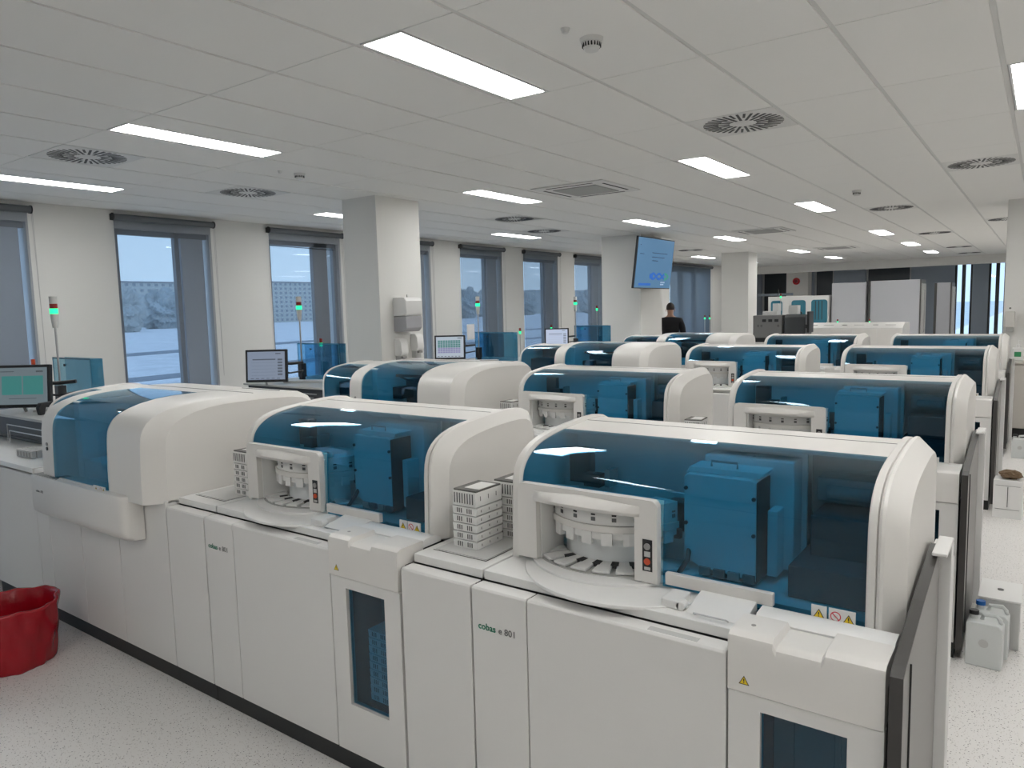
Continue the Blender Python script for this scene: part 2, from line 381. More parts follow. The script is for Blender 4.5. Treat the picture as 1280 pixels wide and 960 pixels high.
vl = ['swirl vent above the left windows, between two long lights', 'swirl vent near the window wall, left of the near column', 'largest swirl vent in view, overhead right of centre', 'swirl vent with mirror-like slots near the right picture edge',
      'small-looking swirl vent right of the near column top', 'swirl vent above the blinds, right of the near column', 'swirl vent right of centre, beyond the small ceiling sensor', 'far swirl vent to the right of the fourth lit panel',
      'very far swirl vent low over the tall white cabinets', 'swirl vent just left of the right-hand column', 'far swirl vent near the television column', 'farthest swirl vent before the end beam']
v0 = make_vent(vl[0], (*vents[0], CZ))
for k in range(1, len(vents)): copy_tree(v0, (*vents[k], CZ), vl[k])
# air cassettes
def make_cassette(lab, c):
    t = thing('air_cassette', lab, 'air conditioner', (c[0], c[1], CZ - .001), 0, 'ceiling air conditioning cassettes')
    MB().box(-.42, .42, -.42, .42, -0.012, 0.0).build('panel', VP, t, bevel=.008)
    MB().box(-.25, .25, -.25, .25, -0.02, -0.012).build('grille', mat('grille_grey', (.36, .36, .35), .7), t)
    for a, b, c_, d in ((-.27, .27, -.36, -.335), (-.27, .27, .335, .36), (-.36, -.335, -.27, .27), (.335, .36, -.27, .27)):
        box('louvre_slot', GAP, t, a, b, c_, d, -0.0135, -0.012)
    return t
make_cassette('square air conditioning cassette in the ceiling, centre of the picture', (-3.93, 6.8))
make_cassette('square air conditioning cassette, middle distance, right of the television', (-3.93, 12.8))
make_cassette('farthest air conditioning cassette before the end beam', (-3.93, 18.2))
def detector(lab, x, y, r, h):
    t = thing('smoke_detector', lab, 'smoke detector', (x, y, CZ), 0, 'ceiling detectors')
    MB().lathe((0, 0, -h * .35), [(r * .9, 0), (r, h * .35)], 24).build('base', VP, t, smooth=True)
    MB().lathe((0, 0, -h), [(0.001, 0), (r * .55, 0), (r * .7, h * .25), (r * .8, h * .65)], 24).build('head', VP, t, smooth=True)
    if r > .04:
        s_ = MB()
        for k in range(18):
            a = 2 * PI * k / 18; s_.box(r * .74 * math.cos(a) - .003, r * .74 * math.cos(a) + .003, r * .74 * math.sin(a) - .003, r * .74 * math.sin(a) + .003, -h * .72, -h * .4)
        s_.build('vent_slots', GAP, t)
detector('white smoke detector overhead, top centre right', -1.74, 3.08, .055, .055)
detector('tiny white ceiling indicator just beside the overhead smoke detector', -1.77, 2.90, .022, .02)
detector('smoke detector right of the left swirl vent', -5.34, 4.25, .05, .05)
detector('tiny ceiling indicator beside the smoke detector over the windows', -5.36, 4.06, .02, .02)
detector('small ceiling sensor on the right between two swirl vents', -1.76, 9.07, .05, .06)

# ================================================================== OUTSIDE
snow = MB().box(-900, XW - 3, -500, 1200, -3.3, -3.0).build('snow_ground', mat('snow', (0.80, 0.83, 0.87), 0.9, var=0.35, vscale=0.3)); struct(snow)
ROAD = mat('wet_road', (0.20, 0.23, 0.27), 0.7)
rd = MB()
for c, w in ((-38, 3.0), (-62, 4.0), (-100, 7)):
    rings = []
    for q in range(0, 41):
        yy = -60 + q * 9; xx = c + 6 * math.sin(yy * 0.045 + c)
        rings.append([(xx - w / 2, yy, -3.0), (xx + w / 2, yy, -3.0), (xx + w / 2, yy, -2.97), (xx - w / 2, yy, -2.97)])
    rd.loft(rings)
struct(rd.build('trim_9', ROAD))
rs = random.Random(3)
TREEM = [mat('hazed_tree_a', (0.44, 0.48, 0.49), 1, var=.35, vscale=1.2), mat('hazed_tree_b', (0.50, 0.52, 0.51), 1, var=.35, vscale=1.2)]  # distance haze painted into the crown colours, no volume outside
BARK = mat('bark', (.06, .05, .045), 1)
crown_me = []
for q in range(3):
    bm = bmesh.new(); bmesh.ops.create_icosphere(bm, subdivisions=5, radius=1)
    for v in bm.verts:
        n_ = v.co.normalized(); k = 1 + .16 * mnoise.noise(n_ * 4 + Vector((q, 0, 0))) + .12 * mnoise.noise(n_ * 11) + .10 * mnoise.noise(n_ * 24) + .12 * math.sin(5 * n_.x + q) * math.cos(4 * n_.y + 2 * q) + .12 * math.sin(11 * n_.z + 9 * n_.x) + rs.uniform(-.05, .05)
        v.co = n_ * k; v.co.z *= 1.15
    me = bpy.data.meshes.new('crown'); bm.to_mesh(me); bm.free(); crown_me.append(me)
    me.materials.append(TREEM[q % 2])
tr_spots = [(-150, 38, 9), (-128, 62, 7.5), (-160, 72, 10), (-150, 100, 8), (-150, 134, 8), (-170, 150, 10), (-140, 170, 9), (-160, 205, 10), (-158, 8, 8), (-175, 118, 11), (-130, 150, 6), (-165, 55, 8), (-155, 85, 8), (-165, 165, 10), (-158, 185, 9), (-165, 28, 9), (-160, 230, 9), (-150, 262, 11)]
for k, (x, y, r) in enumerate(tr_spots):
    x, y, r = x * 2.1, y * 2.1, 4.5 + r * .45
    lab = 'hazy winter tree outside beyond the snow field'
    t = thing('winter_tree', lab, 'tree', (x, y, -3), 0, 'hazy trees beyond the snow')
    MB().cyl((0, 0, 0), .4, r * .9, r2=.25, n=8).build('trunk', BARK, t)
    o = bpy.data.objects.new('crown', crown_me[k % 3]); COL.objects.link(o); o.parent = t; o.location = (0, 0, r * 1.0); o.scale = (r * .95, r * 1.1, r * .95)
BLD = mat('pale_hazed_facade', (0.60, 0.61, 0.58), .9); WND = mat('far_window', (.34, .37, .40), .3); ROOF = mat('grey_roof', (.3, .32, .36), .9)  # pale facade colour lightened further to stand in for distance haze
for k, (x, y, l, h, lab) in enumerate([(-400, 205, 70, 24, 'pale apartment block outside behind the trees, seen in the open window'), (-430, 360, 190, 27, 'longer pale apartment block outside, seen left of the near column'), (-400, 640, 120, 22, 'distant pale block outside, seen beyond the near column')]):
    t = thing('apartment_block', lab, 'building', (x, y, -3), 0, None)
    box('facade', BLD, t, -8, 8, -l / 2, l / 2, 0, h); box('roof', ROOF, t, -8.5, 8.5, -l / 2 - .5, l / 2 + .5, h, h + .6)
    wd = MB()
    for a in range(int(l / 4)):
        for b in range(int(h / 3)): wd.box(8, 8.08, -l / 2 + 1.2 + a * 4, -l / 2 + 3 + a * 4, 1 + b * 3, 2.5 + b * 3)
    wd.build('windows', WND, t)['kind'] = 'stuff'

# ================================================================== ANALYZERS
# glass / hood profile (v, z) measured from the front panel plane
GP = [(.232, .875), (.236, .98), (.239, 1.09), (.244, 1.14), (.252, 1.17), (.265, 1.192), (.283, 1.211), (.308, 1.228), (.34, 1.243), (.385, 1.256), (.45, 1.267), (.52, 1.275)]
ROOFP = [(.60, 1.281), (.68, 1.285), (.76, 1.285), (.81, 1.279), (.845, 1.262), (.865, 1.235), (.872, 1.20)]
FULL = GP + ROOFP + [(.875, .875)]
def fine(pts, k=4):
    out = []
    for i in range(len(pts) - 1):
        p0, p1, p2, p3 = pts[max(i - 1, 0)], pts[i], pts[i + 1], pts[min(i + 2, len(pts) - 1)]
        for j in range(k):
            t = j / k
            out.append(tuple(.5 * (2 * p1[c] + (p2[c] - p0[c]) * t + (2 * p0[c] - 5 * p1[c] + 4 * p2[c] - p3[c]) * t * t + (3 * p1[c] - p0[c] - 3 * p2[c] + p3[c]) * t ** 3) for c in (0, 1)))
    out.append(pts[-1]); return out
def shell(pts, u0, u1, name, m, parent, th=.004):
    # curved sheet of real thickness; outer and inner face are separate strips so the edges stay crisp
    pts = fine(pts, 4); n = len(pts); inn = []
    for i, (v, z) in enumerate(pts):
        a, b = pts[max(i - 1, 0)], pts[min(i + 1, n - 1)]; dv, dz = b[0] - a[0], b[1] - a[1]; L = math.hypot(dv, dz)
        inn.append((v + dz / L * th, z - dv / L * th))
    mb = MB()
    mb.loft([[(u, v, z) for v, z in pts] for u in (u0, u1)], cap=False, closed=False)
    o1 = len(mb.v)
    mb.loft([[(u, v, z) for v, z in inn] for u in (u1, u0)], cap=False, closed=False)
    for u in (u0, u1):
        mb.add([(u, v, z) for v, z in pts] + [(u, v, z) for v, z in inn], [(i, i + 1, n + i + 1, n + i) for i in range(n - 1)])
    for i in (0, n - 1):
        mb.add([(u0, *pts[i]), (u1, *pts[i]), (u1, *inn[i]), (u0, *inn[i])], [(0, 1, 2, 3)])
    return mb.build(name, m, parent, smooth=True, angle=50)
def off(prof, d):
    return [(v - d * (1 if v < .5 else -1) * (1 if z < 1.27 else .3), z + (d if z > 1.0 else 0)) for v, z in prof]
def inset(prof, fv, fz, bv, zb=.875):
    v0 = min(p[0] for p in prof); v1 = max(p[0] for p in prof); zt = max(p[1] for p in prof)
    return [(v0 + fv + (v - v0) * (v1 - v0 - fv - bv) / (v1 - v0), zb + (z - zb) * (zt - fz - zb) / (zt - zb)) for v, z in prof]
def ring(prof, u): return [(u, v, z) for v, z in prof]

def make_analyzer(label, group):
    t = thing('analyzer', label, 'lab analyzer', (0, 0, 0), 0, group)
    # plinth and carcass
    box('plinth', KICK, t, 0, 1.182, 0.012, .86, 0.0, .078)
    MB().box(0.004, 1.18, .03, .87, .078, .845).build('carcass', GAP, t)
    def door(name, a, b, z0=.08, z1=.847, parent=t, m=WHITE2):
        return MB().prism([(0, z0), (.06, z0), (.06, z1), (.006, z1), (0, z1 - .006)], a + .002, b - .002, 'x').build(name, m, parent, bevel=.0025)
    door('narrow_panel', 0, .212)
    text('logo', 'cobas', .030, GRN, t, (.026, -.0008, .716)); text('logo', 'e 801', .030, GINK, t, (.105, -.0008, .716))
    d = door('front_door', .212, .823)
    MB().box(.60, .74, .012, .035, .8465, .8478).build('grip_recess', LGREY, d, bevel=.0004)
    # deck
    dk = MB().box(.003, .826, .064, .30, .849, .879).build('deck', TRAYW, t, bevel=.003)
    box('deck_rear', TRAYW, t, .003, 1.18, .30, .872, .849, .875)
    cx, cy = .385, .365
    ob = MB(); n = 40; seg = [(cx + .352 * math.cos(a), cy + .352 * math.sin(a)) for a in [PI + PI * i / n for i in range(n + 1)]]
    ob.prism(seg + [(cx + .352, cy + .0), ], .872, .884, 'z').build('turntable_rim', TRAYW, t, smooth=True, bevel=.003)
    ob = MB(); seg = [(.31 + .295 * math.cos(a), .415 + .295 * math.sin(a)) for a in [PI + PI * i / n for i in range(n + 1)]]
    ob.prism(seg, .872, .893, 'z').build('turntable_step', TRAYW, t, smooth=True, bevel=.004)
    ob = MB(); dx, dy = .285, .475; seg = [(dx + .300 * math.cos(a), dy + .300 * math.sin(a)) for a in [PI * 1.1 + PI * .80 * i / n for i in range(n + 1)]]
    ob.prism(seg, .872, .8945, 'z').build('rotor_well', mat('rotor_well', (.42, .42, .41), .5), t, smooth=True)
    for k in range(9):
        a = PI * (1.17 + .082 * k); w = .028
        ca, sa = math.cos(a), math.sin(a); q = [(dx + r * ca - s_ * sa, dy + r * sa + s_ * ca) for r, s_ in ((.198, -w * .72), (.292, -w), (.292, w), (.198, w * .72))]
        MB().prism(q, .8955, .905, 'z').build('rotor_slot', TRAYW, t, bevel=.003)
        if k in (2, 3, 4, 5, 6):
            q = [(dx + r * ca - s_ * sa, dy + r * sa + s_ * ca) for r, s_ in ((.20, .016), (.235, .018), (.235, .044), (.20, .038))]
            MB().prism(q, .896, .9062, 'z').build('slot_gap', GAP, t)
    def arcwall(name, r0, r1, z0, z1, m, a0=PI * 1.08, a1=PI * 1.92, teeth=False):
        mb = MB(); rings = []
        for i in range(41):
            a = a0 + (a1 - a0) * i / 40; zz = z0
            rings.append([(dx + r0 * math.cos(a), dy + r0 * math.sin(a), zz), (dx + r1 * math.cos(a), dy + r1 * math.sin(a), zz), (dx + r1 * math.cos(a), dy + r1 * math.sin(a), z1), (dx + r0 * math.cos(a), dy + r0 * math.sin(a), z1)])
        return mb.loft(rings).build(name, m, t, smooth=True)
    arcwall('rotor_drum', .05, .188, .895, .985, INNER)
    arcwall('label_band', .15, .236, 1.032, 1.094, TRAYW)
    arcwall('rounded_band', .15, .243, 1.010, 1.031, WHITE)
    arcwall('upper_ring', .15, .232, .985, 1.010, TRAYW)
    for k in range(9):
        a = PI * (1.135 + .091 * k)
        mb = MB()
        rr = []
        for s_ in (-.028, 0, .028):
            aa = a + s_ * 2.6
            rr.append([(dx + .222 * math.cos(aa), dy + .222 * math.sin(aa), .968), (dx + .240 * math.cos(aa), dy + .240 * math.sin(aa), .968), (dx + .240 * math.cos(aa), dy + .240 * math.sin(aa), 1.008), (dx + .222 * math.cos(aa), dy + .222 * math.sin(aa), 1.008)])
        mb.loft(rr).build('tooth', TRAYW, t)
        aa = a + .1
        px, py = dx + .263 * math.cos(aa), dy + .263 * math.sin(aa)
        q = [(dx + r * math.cos(aa) - s_ * math.sin(aa), dy + r * math.sin(aa) + s_ * math.cos(aa)) for r, s_ in ((.2355, -.007), (.2375, -.007), (.2375, .007), (.2355, .007))]
        MB().prism(q, 1.044, 1.056, 'z').build('slot_number', GINK, t)
        MB().prism([(x * .0 + x, y) for x, y in q], 1.062, 1.067, 'z').build('slot_number', INK, t)
    # port housing behind fascia
    MB().box(.112, .122, .225, .36, .895, 1.10).box(.472, .482, .225, .30, .895, 1.10).box(.05, .53, .49, .50, .876, 1.10).box(.13, .467, .229, .34, 1.097, 1.115).build('port_housing', TRAYW, t)
    # fascia (white frame round the reagent port)
    fo = [(.043, .897), (.543, .897)] ; A = []
    fz0, fz1, fx0, fx1 = .897, 1.145, .045, .543
    fas = MB()
    rc = .022
    def rr(x0, x1, z0, z1, r, n=5):
        p = [(x0, z0), (x1, z0)]
        for c_, s0 in (((x1 - r, z1 - r), 0), ((x0 + r, z1 - r), PI / 2)):
            for i in range(n + 1): a = s0 + PI / 2 * i / n; p.append((c_[0] + r * math.cos(a), c_[1] + r * math.sin(a)))
        return p
    # frame with opening: left post, right post, top bar
    fas.prism([(fx0, fz0), (.118, fz0), (.118, 1.092), (fx0, 1.092)], .20, .228, 'y')
    fas.prism([(.470, fz0), (fx1, fz0), (fx1, 1.092), (.470, 1.092)], .20, .228, 'y')
    fas.prism([(fx0, 1.092), (fx1, 1.092)] + [(fx1 - rc + rc * math.cos(a), fz1 - rc + rc * math.sin(a)) for a in [PI / 2 * i / 6 for i in range(7)]] + [(fx0 + rc - rc * math.cos(a), fz1 - rc + rc * math.sin(a)) for a in [PI / 2 - PI / 2 * i / 6 for i in range(7)]], .20, .228, 'y')
    fas.build('fascia', WHITE, t, smooth=True)
    lip = MB(); rings = []
    for i in range(17):
        s_ = i / 16; u = .105 + .385 * s_; bul = .034 * (1 - (2 * s_ - 1) ** 2) ** .6 + .002
        rings.append([(u, .203, 1.088), (u, .203 - bul * .75, 1.092), (u, .203 - bul, 1.104), (u, .203 - bul * .6, 1.124), (u, .203, 1.134 - .012 * abs(2 * s_ - 1))])
    lip.loft(rings).build('hand_grip', WHITE, t, smooth=True, angle=60)
    box('button_plate', BLACK, t, .497, .528, .1985, .2005, .932, 1.028)
    for z, m_ in ((1.007, MGREY), (.962, LED_O)):
        MB().cyl((.5125, .1985, z), .010, -.003, 'y', 16).build('button', m_, t, smooth=True)
    box('button_print', LGREY, t, .503, .522, .1975, .1988, .976, .992); box('button_print', LGREY, t, .503, .522, .1975, .1988, .936, .945)
    # hood cheeks
    MB().loft([ring(off(FULL, .004), 0.0), ring(off(FULL, .010), .008), ring(off(FULL, .010), .030), ring(off(FULL, .003), .037)]).build('left_cheek', WHITE, t, smooth=True, angle=28)
    rim = MB().loft([ring(off(FULL, .006), 1.096), ring(off(FULL, .009), 1.100), ring(off(FULL, .009), 1.116), ring(off(FULL, .003), 1.119)]).build('cap_rim', WHITE, t, smooth=True, angle=28)
    MB().loft([ring(off(FULL, .007), 1.120), ring(off(FULL, .012), 1.127), ring(off(FULL, .011), 1.135), ring(inset(FULL, .035, .028, .04), 1.182)]).build('right_cap', WHITE, t, smooth=True, angle=16)
    # roof and back
    rp = [(.52, 1.275)] + ROOFP
    low = [(v - (.01 if v > .84 else 0), z - .014) for v, z in reversed(rp)]
    MB().prism(rp + low, .037, 1.096, 'x').build('roof', WHITE, t, smooth=True)
    MB().box(.038, 1.095, .679, .681, 1.2845, 1.2858).build('roof_seam', GAP, t)
    box('back_wall', WHITE, t, .037, 1.096, .862, .872, .875, 1.2)
    # glass
    shell([p for p in GP if p[1] >= 1.14], .038, 1.095, 'glass_hood', TEAL, t)
    shell([p for p in GP if p[1] <= 1.14], .546, 1.095, 'glass_hood_front', TEAL, t)
    MB().box(.55, 1.09, .222, .231, .872, .880).build('hood_bottom_rail', DTEAL, t)
    hb = MB().box(.562, .872, .212, .232, .898, .934).build('glass_handle', WHITE, t, bevel=.003)
    st = MB().box(.967, 1.005, .2255, .2295, .882, .924).box(1.010, 1.074, .2255, .2295, .882, .924)
    warn_tri(st, .986, .2255, .903, .030, 1, 2); warn_tri(st, 1.058, .2255, .903, .028, 1, 2)
    st.cyl((1.027, .2255, .904), .013, -.0006, 'y', 20, 3); st.cyl((1.027, .2253, .904), .0105, -.0008, 'y', 20, 0); st.box(1.022, 1.032, .2245, .2255, .899, .909, 4)
    st.prism([(1.018, .911), (1.020, .913), (1.036, .897), (1.034, .895)], .2248, .2242, 'y', 3)
    st.build('warning_sticker', [TRAYW, YEL, INK, PRED, MGREY], t)
    # inside
    box('inner_back', INNER, t, .04, .86, .60, .61, .876, 1.262)
    box('inner_back_dark', INM, t, .86, 1.094, .66, .67, .876, 1.26)
    bx = MB().prism([(.548, .93), (.60, .905), (.772, .89), (.772, 1.185), (.755, 1.195), (.56, 1.195), (.548, 1.185)], .385, .50, 'y').build('inner_cover', INNER, t, bevel=.004)
    MB().prism([(.548, 1.196), (.775, 1.196), (.79, 1.215), (.56, 1.215)], .405, .50, 'y').build('inner_lid', INNER, t, bevel=.003)
    MB().tube([(.62, .43, 1.214), (.62, .43, 1.232), (.70, .43, 1.232), (.70, .43, 1.214)], .004, 6).build('inner_handle', MGREY, t)
    MB().box(.567, .846, .505, .598, .90, 1.235).build('inner_cabinet', INNER, t, bevel=.006)
    MB().box(.790, .82, .43, .50, .90, 1.10).build('inner_flap', INNER, t, bevel=.004)
    MB().box(.7725, .777, .384, .50, .89, 1.19).box(.55, .775, .383, .3845, .886, .892).build('cover_gap', GAP, t)
    for u, z in ((.556, 1.15), (.765, 1.14), (.556, 1.04), (.765, 1.03)):
        MB().cyl((u, .385, z), .006, -.006, 'y', 10).build('screw', BLACK, t)
    for k in range(4): box('rack_clip', GINK if k % 2 else MGREY, t, .60 + .045 * k, .635 + .045 * k, .375, .45, .885, .91)
    MB().box(.09, .17, .46, .50, 1.10, 1.22).box(.17, .23, .42, .46, 1.10, 1.145).build('pipettor_head', BLACK, t)
    MB().box(.24, .26, .44, .5, 1.10, 1.16).box(.20, .21, .43, .44, 1.13, 1.15).build('pipettor_arm', MGREY, t)
    MB().box(.47, .555, .44, .50, .99, 1.085).box(.50, .52, .42, .44, .97, 1.0).build('transfer_rail', BLACK, t)
    MB().tube([(.60 - .04, .40, .96), (.57, .36, .93), (.55, .34, .89)], .008, 8).build('hose', BLACK, t)
    MB().box(.87, 1.09, .36, .655, .876, .97).box(.90, 1.07, .48, .65, .97, 1.09).build('incubator', INB, t, bevel=.004)
    MB().box(.90, 1.06, .55, .65, 1.12, 1.19).cyl((.93, .55, 1.15), .02, .12, 'x').build('gripper', INM, t, bevel=.003)
    MB().box(.93, .99, .545, .549, 1.03, 1.034).box(.93, .99, .545, .549, 1.04, 1.044).box(.93, .99, .545, .549, 1.05, 1.054).build('gripper_label', LGREY, t)
    # catch and flap in front of glass
    MB().box(.60, .655, .10, .185, .879, .905).cyl((.655, .10, .892), .014, .03, 'y', 12).build('latch', TRAYW, t, bevel=.004)
    MB().prism([(.10, .8795), (.215, .8795), (.215, .905), (.11, .884)], .672, .83, 'x').build('loading_flap', TRAYW, t, bevel=.002)
    MB().tube([(.70, .10, .880), (.70, .085, .889), (.79, .085, .889), (.79, .10, .880)], .0022, 6).build('wire_pull', STEEL, t)
    dm = MB(); q = [(.56, .13), (.583, .13), (.5715, .15)]
    dm.prism(q, .8792, .8797, 'z', 0); dm.cyl((.605, .115, .8792), .011, .0005, 'z', 16, 1); dm.cyl((.605, .115, .8797), .009, .0003, 'z', 16, 2)
    dm.build('deck_marking', [YEL, INK, TRAYW], t)
    # tall front unit
    up = MB(); zt = .905
    def fr(u, d=0): return [(u, -.006, .757), (u, -.006, zt - .022 - d), (u, -.001, zt - .009 - d), (u, .012, zt - .001 - d), (u, .03, zt - d), (u, .125, zt - d), (u, .125, .757)]
    up.loft([fr(.827), fr(.935), fr(.943, .016), fr(1.045, .016), fr(1.053), fr(1.180)])
    up.build('front_head', WHITE, t, smooth=True, angle=30)
    MB().loft([[(u, .128, .876), (u, .127, .893), (u, .140, .905), (u, .19, .908), (u, .222, .893), (u, .224, .878)] for u in (.852, 1.178)]).build('sloped_cover', TRAYW, t, smooth=True, angle=50)
    ws = MB(); warn_tri(ws, .868, -.0062, .789, .026, 0, 1); ws.build('warning_sticker', [YEL, INK], t)
    MB().cyl((.87, .06, .905), .006, .001, 'z', 12).build('key_lock', MGREY, t)
    wd = MB(); a0, a1, b0, b1, z0, z1, z2, z3 = .827, .906, 1.104, 1.180, .08, .270, .715, .753
    wd.box(a0, a1, 0, .03, z0, z3); wd.box(b0, b1, 0, .03, z0, z3); wd.box(a1, b0, 0, .03, z0, z1); wd.box(a1, b0, 0, .03, z2, z3)
    dd = wd.build('window_door', WHITE2, t)
    box('window_pane', DTEAL, dd, a1, b0, .014, .018, z1, z2)
    box('inner_chamber', MGREY, t, a1 - .02, b0 + .02, .19, .198, z1 - .05, z2 + .02)
    MB().box(.93, .94, .182, .189, z1, z2).box(1.03, 1.04, .182, .189, z1, z2).box(1.05, 1.055, .182, .189, z1, z2).build('inner_rails', MGREY, t)
    return t

# carcass must not fill the window chamber: chamber sits in the free space cut below
A0 = make_analyzer('A', 'teal-hooded analyzers in rows')
for c in kids(A0):
    if c.name.startswith('carcass'):
        me = c.data; me.clear_geometry()
        b_ = MB().box(0.004, .80, .03, .87, .078, .845).box(.80, 1.18, .20, .87, .078, .845).box(.80, 1.18, .03, .2, .078, .22).box(.80, .88, .032, .2, .22, .845).box(1.125, 1.18, .032, .2, .22, .845).box(.88, 1.125, .032, .2, .74, .845)
        me.from_pydata(b_.v, [], b_.f); me.update()

def make_buffer(label, group):
    t = thing('buffer_unit', label, 'lab cabinet', (0, 0, 0), 0, group)
    box('plinth', KICK, t, 0, .306, .012, .86, 0, .078)
    MB().box(.004, .304, .03, .87, .078, .845).build('carcass', GAP, t)
    MB().prism([(0, .08), (.06, .08), (.06, .847), (.006, .847), (0, .841)], .002, .304, 'x').build('front_panel', WHITE2, t, bevel=.0025)
    MB().box(.003, .304, .064, .872, .849, .879).build('deck', TRAYW, t, bevel=.003)
    MB().box(.035, .27, .13, .134, .8792, .8798).box(.266, .27, .13, .50, .8792, .8798).build('tray_groove', GAP, t)
    MB().box(.04, .262, .14, .50, .8795, .882).build('tray_plate', mat('tray_plate', (.60, .60, .59), .4), t)
    return t
B0 = make_buffer('B', 'g')

def make_rack():
    t = thing('tip_box', 'x', 'plastic box', (0, 0, 0), 0, 'slotted white boxes stacked on the machines')
    h = .030
    MB().prism([(-.052, 0), (.052, 0), (.055, h - .003), (-.055, h - .003)], -.075, .075, 'y').build('tray', TRAYW, t, bevel=.002)
    sl = MB()
    for k in range(3):
        for s_ in (-1, 1): sl.box(s_ * .022 + (k - 1) * .009 - .0018, s_ * .022 + (k - 1) * .009 + .0018, -.0765, -.0748, .006, .022)
    for k in range(3): sl.box(.0535, .0546, -.05 + k * .045, -.047 + k * .045, .010, .018)
    sl.build('slots', GINK, t)['kind'] = 'stuff'
    return t
def make_rack_top():
    t = thing('tip_box', 'x', 'plastic box', (0, 0, 0), 0, 'slotted white boxes stacked on the machines')
    MB().box(-.052, .052, -.075, .075, 0, .052).build('tray', TRAYW, t, bevel=.002)
    sl = MB()
    for k in range(8): sl.box(-.044 + k * .0115, -.040 + k * .0115, -.0765, -.0748, .010, .046)
    for k in range(3): sl.box(.0518, .0530, -.05 + k * .045, -.047 + k * .045, .02, .036)
    sl.build('slots', GINK, t)['kind'] = 'stuff'
    MB().box(-.05, .05, -.07, .07, .052, .058).build('tip_rows', DGREY, t)
    MB().box(-.02, .045, -.045, .05, .058, .0595).build('paper_label', TRAYW, t)
    return t
RK = make_rack(); RT = make_rack_top()

rows = [(0, 0, 'front row'), (-.04, 2.2, 'second row'), (-.06, 5.2, 'third row'), (-.07, 7.85, 'rearmost row')]
Y0 = 1.72; XM = -1.432; P = 1.498
first = True; firstb = True; rk_used = [False, False]
ends = []
ordn = ['lowest', 'second up', 'third up', 'fourth up', 'fifth up', 'sixth up', 'seventh up']
def put(kind, loc, rz, label):
    src = (RT if kind else RK)
    if not rk_used[kind]: rk_used[kind] = True; o = src; o.location = loc; o['label'] = label
    else: o = copy_tree(src, loc, label)
    o.rotation_euler = (0, 0, rz); return o
IDX = None
for r, (dx, dy, rn) in enumerate(rows):
    for c in (0, 1):
        x = XM - P * c + dx; y = Y0 + dy
        side = 'right-hand' if c == 0 else 'middle'
        extra = {(0, 0): ', largest in the picture', (0, 1): ', to the left of the largest one', (1, 0): ' right behind the largest one', (1, 1): ' behind the middle front one'}.get((r, c), '')
        lab = '%s teal-hooded white analyzer of the %s%s' % (side, rn, extra)
        if first: o = A0; o.location = (x, y, 0); o['label'] = lab; first = False
        else: o = copy_tree(A0, (x, y, 0), lab)
        if c == 0: ends.append(o)
        # buffer to the left
        bx_ = x - .309
        labb = 'white cabinet unit with a tray deck, left of the %s analyzer of the %s' % (side, rn)
        if firstb: b = B0; b.location = (bx_, y, 0); b['label'] = labb; b['group'] = 'narrow cabinets between the analyzers'; firstb = False
        else: b = copy_tree(B0, (bx_, y, 0), labb, 'narrow cabinets between the analyzers')
        # stacks of boxes
        stacks = {(0, 0): [(.128, .27, 5, 1, 0), (.170, .45, 5, 1, 0)], (0, 1): [(.245, .31, 5, 1, 0)], (1, 0): [(.10, .27, 3, 1, .1), (.20, .33, 3, 0, -.1)], (1, 1): [(.2, .3, 4, 1, 0)], (2, 0): [(.15, .27, 2, 0, .1)], (2, 1): [(.18, .3, 2, 1, 0)], (3, 0): [(.15, .3, 1, 1, 0)], (3, 1): []}[(r, c)]
        for si, (sx_, sy_, n, top, rz) in enumerate(stacks):
            which = ('front' if si == 0 else 'rear') + ' ' if len(stacks) > 1 else ''
            for q in range(n):
                put(0, (bx_ + sx_, y + sy_, .882 + q * .030), rz, 'slotted white box %s in the %sstack, left of the %s analyzer, %s' % (ordn[q], which, side, rn))
            if top: put(1, (bx_ + sx_, y + sy_, .882 + n * .030), rz, 'taller slotted box topping the %sstack left of the %s analyzer, %s' % (which, side, rn))
for o in ends:   # end panel on the aisle side
    ep = MB().prism([(-.015, .06), (.66, .06), (.66, 1.0), (.60, .995), (.30, .955), (.02, .905), (-.015, .893)], 1.192, 1.214, 'x').build('end_panel', PGREY, o, bevel=.003)
    MB().prism([(-.022, .06), (-.0155, .06), (-.0155, .893), (.02, .906), (.30, .956), (.60, .996), (.66, 1.001), (.66, 1.006), (.60, 1.002), (.30, .962), (.015, .912), (-.022, .898)], 1.190, 1.217, 'x').build('end_panel_edge', PDARK, o)
    MB().box(1.214, 1.218, .10, .103, .1, .88).build('end_panel_seam', GAP, o)
    MB().box(1.196, 1.243, .67, .72, 0.05, 1.004).box(1.205, 1.243, .54, .72, 1.005, 1.015).box(1.19, 1.22, .86, 1.05, .03, .86).build('end_post', TRAYW, o, bevel=.003)
    box('end_post_grey', MGREY, o, 1.20, 1.232, .725, .80, .05, .98)

# the second front analyzer shows a rack stack in its window
for r, (dx, dy, rn) in enumerate(rows[:1]):
    x = XM - P + dx; y = Y0 + dy
    for q in range(9):
        o = copy_tree(RK, (x + 1.035, y + .105, .30 + .030 * q), 'slotted box %s behind the door window of the middle front analyzer' % (ordn[q] if q < 7 else ('eighth up' if q == 7 else 'topmost'))); o.rotation_euler = (0, 0, 0)

